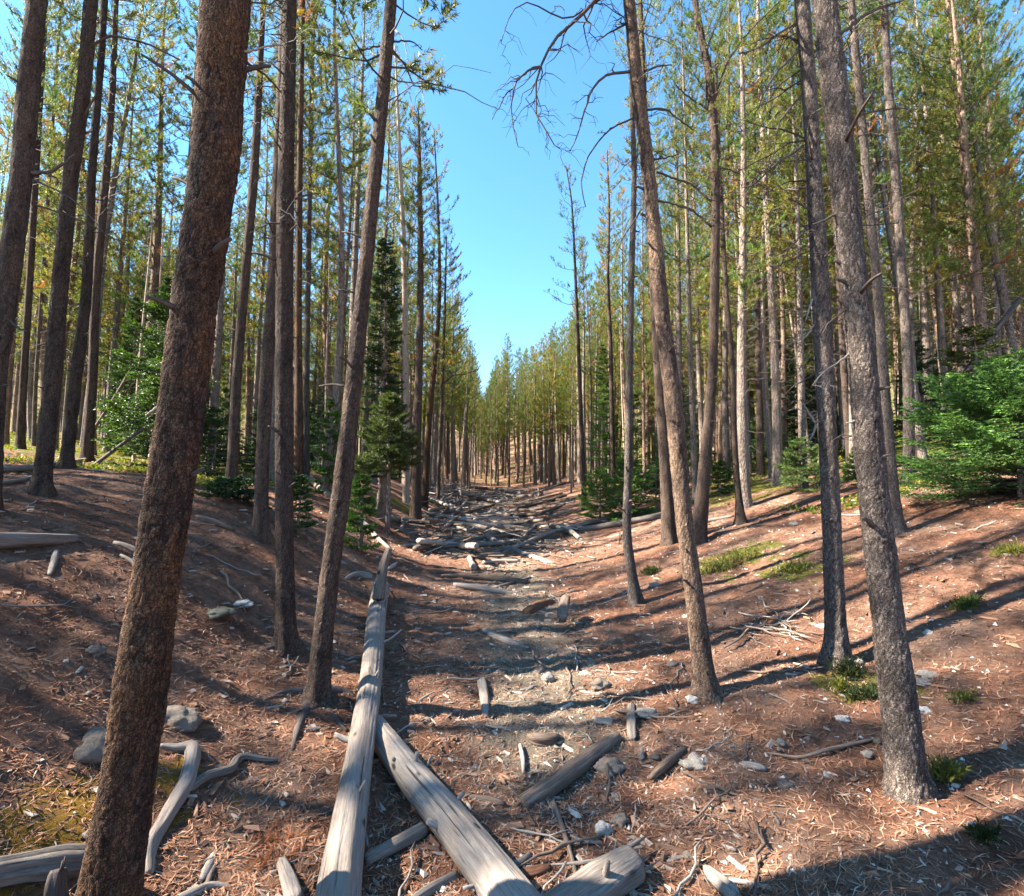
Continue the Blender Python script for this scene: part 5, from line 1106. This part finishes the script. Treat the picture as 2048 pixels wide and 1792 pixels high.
def needle_spray(label, px, py, n, R, seed):
    g = gnd(px, py); rng = np.random.RandomState(seed); q = np.stack([rng.randn(n)*R, rng.randn(n)*R*1.3, np.zeros(n)], 1); q[:, 2] = terr(g[0]+q[:, 0], g[1]+q[:, 1])+.004+.008*rng.rand(n)-g[2]
    d = np.stack([rng.randn(n), rng.randn(n)-.6, .06*rng.randn(n)], 1); mb = MB(); tufts(mb, q, d, .05+.04*rng.rand(n), np.array([(.26, .105, .055)])*(.6+.7*rng.rand(n, 1)), 16, .045, .0024, .2, .6, rng, flat=.85)
    tag(obj('needle_spray', mb.mesh('needle_spray', M_LEAF, False), None, g), label, 'dead needles', 'fallen sprays of dead needles')
needle_spray('flat rusty spray of dead pine needles behind the split pale piece', 552, 1690, 75, .055, 3)
# the tangle of dead branches on the left of the far gully
rngT = np.random.RandomState(4)
for i in range(46):
    px, py = 845+75*rngT.rand(), 968+52*rngT.rand(); g = gnd(px, py); k = rngT.randint(12); c = rngT.choice(3, p=[.55, .3, .15]); s = rngT.uniform(.6, 1.7); t = rngT.randn()*.35
    o = obj('dead_branch', STICK[k][c], None, (g[0], g[1], g[2]+.06+.25*rngT.rand()), (rngT.randn()*.3, t, rngT.rand()*6.28), (s, s, s*.9))
    tag(o, clip16(unique(lambda j: f"{['bleached', 'grey', 'brown'][c]} {'forked ' if k % 3 == 0 else ''}dead branch in the tangled pile, {'rising' if abs(t) > .3 else 'lying flat'}, {near_words(g[0], g[1], j)}")), 'dead branch', 'dead branches in the tangled pile')

# ------------------------------------------------------------------ green tufts on the floor
def tuft(label, px, py, w, h, n, g, seed):
    p = gnd(px, py); t = p[1]*CP+(p[2]-EYE[2])*SP; R = w*t/FPX/2; Hh = h*t/FPX; rng = np.random.RandomState(seed); mb = MB()
    q = np.stack([rng.randn(n)*R*.5, rng.randn(n)*R*.35, np.zeros(n)], 1); q[:, 2] = terr(p[0]+q[:, 0], p[1]+q[:, 1])-p[2]
    d = np.stack([rng.randn(n)*.5, rng.randn(n)*.5, np.ones(n)], 1)
    tufts(mb, q, d, Hh*(.4+.6*rng.rand(n)), g*(.7+.6*rng.rand(n, 1)), 9, .035, .008, .35, 1.1, rng)
    tag(obj('green_tuft', mb.mesh('green_tuft', M_LEAF, False), None, p), label, 'plant', 'green tufts on the needle floor')
YG, MG = np.array([.12, .125, .024]), np.array([.05, .065, .018])
for a in (('yellow-green seedling tuft at the right foot of the stout scaly pine', 1893, 1560, 46, 48, 60, YG, 1), ('dark green tuft at the foot of the straight twiggy grey pine', 1698, 1350, 50, 36, 90, MG*.8, 2),
          ('small bright tuft in front of the straight twiggy grey pine', 1682, 1380, 26, 26, 40, YG, 3), ('long dark green tuft between the two near right trunks', 1728, 1395, 60, 26, 80, MG*.8, 4),
          ('green tuft near the right picture edge, low in the shade', 1965, 1685, 50, 30, 60, MG*.7, 5), ('thin yellow-green tuft right of the flat tan stone', 1925, 1402, 40, 18, 30, YG, 6),
          ('bright moss tuft on the striped right bank, upper of two', 1478, 1118, 90, 22, 160, YG, 7), ('bright moss tuft on the striped right bank, lower of two', 1440, 1140, 80, 18, 130, YG, 8),
          ('yellowish tuft on the striped right bank left of the straight twiggy pine', 1590, 1142, 60, 18, 170, YG, 9), ('small tuft at the right picture edge on the sunny bank', 2015, 1108, 50, 18, 140, YG, 10),
          ('green tuft behind the thin curved pale pine', 1300, 1146, 34, 14, 140, MG, 11), ('faint olive tuft on the shaded right slope', 1930, 1212, 44, 16, 150, MG*1.2, 12)):
    tuft(*a)

# ------------------------------------------------------------------ what nobody could count: needles, crumbs, gravel, ground cover
def litter():
    rng = np.random.RandomState(9); N = 125000
    d = 1.7+11*rng.rand(N)**1.15; a = np.radians(rng.uniform(-49, 50, N)); x, y = d*np.sin(a), d*np.cos(a); z = terr(x, y)+fine(x, y)+.002
    L = (.018+.035*rng.rand(N)**2)*(1+.07*d); w = (.0011+.0018*rng.rand(N)**2)*(1+.09*d); yaw = rng.rand(N)*6.283; pit = rng.randn(N)*.22
    dr = np.stack([np.cos(yaw), np.sin(yaw), pit], 1); sd = np.stack([-np.sin(yaw), np.cos(yaw), 0*yaw], 1); c0 = np.stack([x, y, z], 1); bend = (rng.randn(N)*.25*L)[:, None]
    up = np.array([0, 0, 1.])*.004; A = c0-dr*L[:, None]; B = c0+sd*bend+up; C = c0+dr*L[:, None]; W = sd*w[:, None]
    V = np.stack([A, B-W, C, B+W], 1).reshape(-1, 3); Q = np.arange(N)[:, None]*4+[0, 1, 2, 3]
    pal = np.array([(.25, .115, .065), (.34, .17, .10), (.17, .078, .045), (.40, .25, .165), (.08, .042, .028), (.31, .25, .20)]); col = pal[rng.choice(6, N, p=[.28, .24, .2, .12, .1, .06])]*(.75+.5*rng.rand(N, 1))
    s = np.exp(-((x-thal(y)-.22)/.5)**2)*np.clip((y-2.4), 0, 1)*np.clip(1-(y-10)/3, 0, 1); k = rng.rand(N) < s*.7; col[k] = np.array([.27, .225, .17])*(.6+.7*rng.rand(k.sum(), 1))
    mb = MB(); mb.add(V, None, Q, tint=np.repeat(col, 4, 0)); tag(obj('needle_litter', mb.mesh('needle_litter', M_LITTER, False)), kind='stuff')
    N = 9000; d = 1.8+11*rng.rand(N)**1.3; a = np.radians(rng.uniform(-49, 50, N)); x, y = d*np.sin(a), d*np.cos(a); k = rng.rand(N) < .3; x[k] = thal(y[k])+.3+rng.randn(k.sum())*.6
    z = terr(x, y)+fine(x, y); s = (.006+.014*rng.rand(N)**2.5)*(1+.06*d); e = np.stack([2.2+2.5*rng.rand(N), .8+.4*rng.rand(N), .4+.3*rng.rand(N)], 1)*s[:, None]*.6; yaw = rng.rand(N)*6.283
    T = np.array([(-1, -1, 0), (1, -.7, 0), (.8, 1, 0), (-.9, .8, 0), (-.6, -.5, 1.6), (.7, .1, 1.4)], float); V = T[None]*e[:, None]+rng.randn(N, 6, 3)*s[:, None, None]*.2; co, si = np.cos(yaw)[:, None], np.sin(yaw)[:, None]
    V = np.stack([V[..., 0]*co-V[..., 1]*si, V[..., 0]*si+V[..., 1]*co, V[..., 2]], 2)+np.stack([x, y, z], 1)[:, None]; F = np.array([(0, 1, 4), (1, 5, 4), (1, 2, 5), (2, 3, 5), (3, 4, 5), (3, 0, 4)])
    pal = np.array([(.24, .13, .08), (.31, .23, .175), (.13, .075, .05), (.40, .33, .265)]); mb = MB(); mb.add(V.reshape(-1, 3), (np.arange(N)[:, None, None]*6+F[None]).reshape(-1, 3), tint=np.repeat(pal[rng.choice(4, N, p=[.4, .25, .25, .1])]*(.7+.5*rng.rand(N, 1)), 6, 0))
    tag(obj('wood_debris', mb.mesh('wood_debris', M_LITTER, False)), kind='stuff')
    N = 2300; y = 9.5+22*rng.rand(N)**1.2; x = thal(y)+rng.randn(N)*1.15-.1; k = np.abs(x-thal(y)) < 2.7; x, y = x[k], y[k]; N = len(x); z = terr(x, y)+.01+.05*rng.rand(N)**3
    L = .10+.55*rng.rand(N)**2; yaw = np.where(rng.rand(N) < .6, rng.randn(N)*.5, rng.rand(N)*6.3); dr = np.stack([np.cos(yaw), np.sin(yaw), .15*rng.randn(N)], 1)*L[:, None]; sd = np.stack([-np.sin(yaw), np.cos(yaw), 0*yaw], 1)*(.006+.011*rng.rand(N))[:, None]; up = np.array([0, 0, .022]); c0 = np.stack([x, y, z], 1)
    V = np.stack([c0-dr-sd, c0-dr+sd, c0-dr+up, c0+dr-sd, c0+dr+sd, c0+dr+up*.7], 1).reshape(-1, 3); i = np.arange(N)[:, None]*6
    mb = MB(); mb.add(V, np.vstack([i+[0, 1, 2], i+[3, 5, 4]]), np.vstack([i+[1, 0, 3, 4], i+[0, 2, 5, 3], i+[2, 1, 4, 5]]), tint=np.repeat(np.array([(.10, .068, .05), (.19, .15, .125), (.29, .25, .215), (.16, .10, .066)])[rng.choice(4, N, p=[.3, .25, .12, .33])]*(.7+.6*rng.rand(N, 1)), 6, 0)); tag(obj('branch_debris', mb.mesh('branch_debris', M_LITTER, False)), kind='stuff')
    N = 3200; d = 1.8+9*rng.rand(N)**1.2; a = np.radians(rng.uniform(-20, 50, N)); x, y = d*np.sin(a), d*np.cos(a); z = terr(x, y)+fine(x, y)+.001; s = (.0035+.008*rng.rand(N)**2.5)*(1+.07*d)
    T = np.array([(1, 0, 0), (0, 1, 0), (-1, 0, 0), (0, -1, 0), (0, 0, .8)], float); V = T[None]*s[:, None, None]*(1+.35*rng.randn(N, 5, 1)); V = V+np.stack([x, y, z], 1)[:, None]; F = np.array([(0, 1, 4), (1, 2, 4), (2, 3, 4), (3, 0, 4)])
    mb = MB(); mb.add(V.reshape(-1, 3), (np.arange(N)[:, None, None]*5+F[None]).reshape(-1, 3), tint=np.repeat(np.array([(.5, .46, .41)])*(.5+.6*rng.rand(N, 1)), 5, 0)); tag(obj('gravel', mb.mesh('gravel', M_LITTER, False)), kind='stuff')
    N = 30000; y = 7.6+24*rng.rand(N)**1.2; sg = np.where(rng.rand(N) < .55, 1, -1); u = np.where(sg > 0, 4.8, 4.2)+np.maximum(y*1.05-3.5, 1)*rng.rand(N); x = thal(y)+sg*u
    k = vn(p2(x, y, .55), 41)+.5*vn(p2(x, y, 1.7), 42) > -.12; x, y = x[k], y[k]; N = len(x); z = terr(x, y); h = (.02+.06*rng.rand(N))*(1+.02*y)
    q = np.stack([x, y, z-.01], 1); dd = np.stack([rng.randn(N)*.4, rng.randn(N)*.4, np.ones(N)], 1); col = np.array([(.19, .20, .026)])*(.6+.8*rng.rand(N, 1))*np.array([1+.3*rng.randn(N), np.ones(N), np.ones(N)]).T.clip(.6, 1.6)
    mb = MB(); tufts(mb, q, dd, h, col, 6, .045, .024, .5, 1.3, rng); tag(obj('ground_cover', mb.mesh('ground_cover', M_LEAF, False)), kind='stuff')
litter()
print('pines', len(PINES), 'objects', len(bpy.data.objects), 'shared labels', [(k, v) for k, v in USED.items() if v > 1][:40])
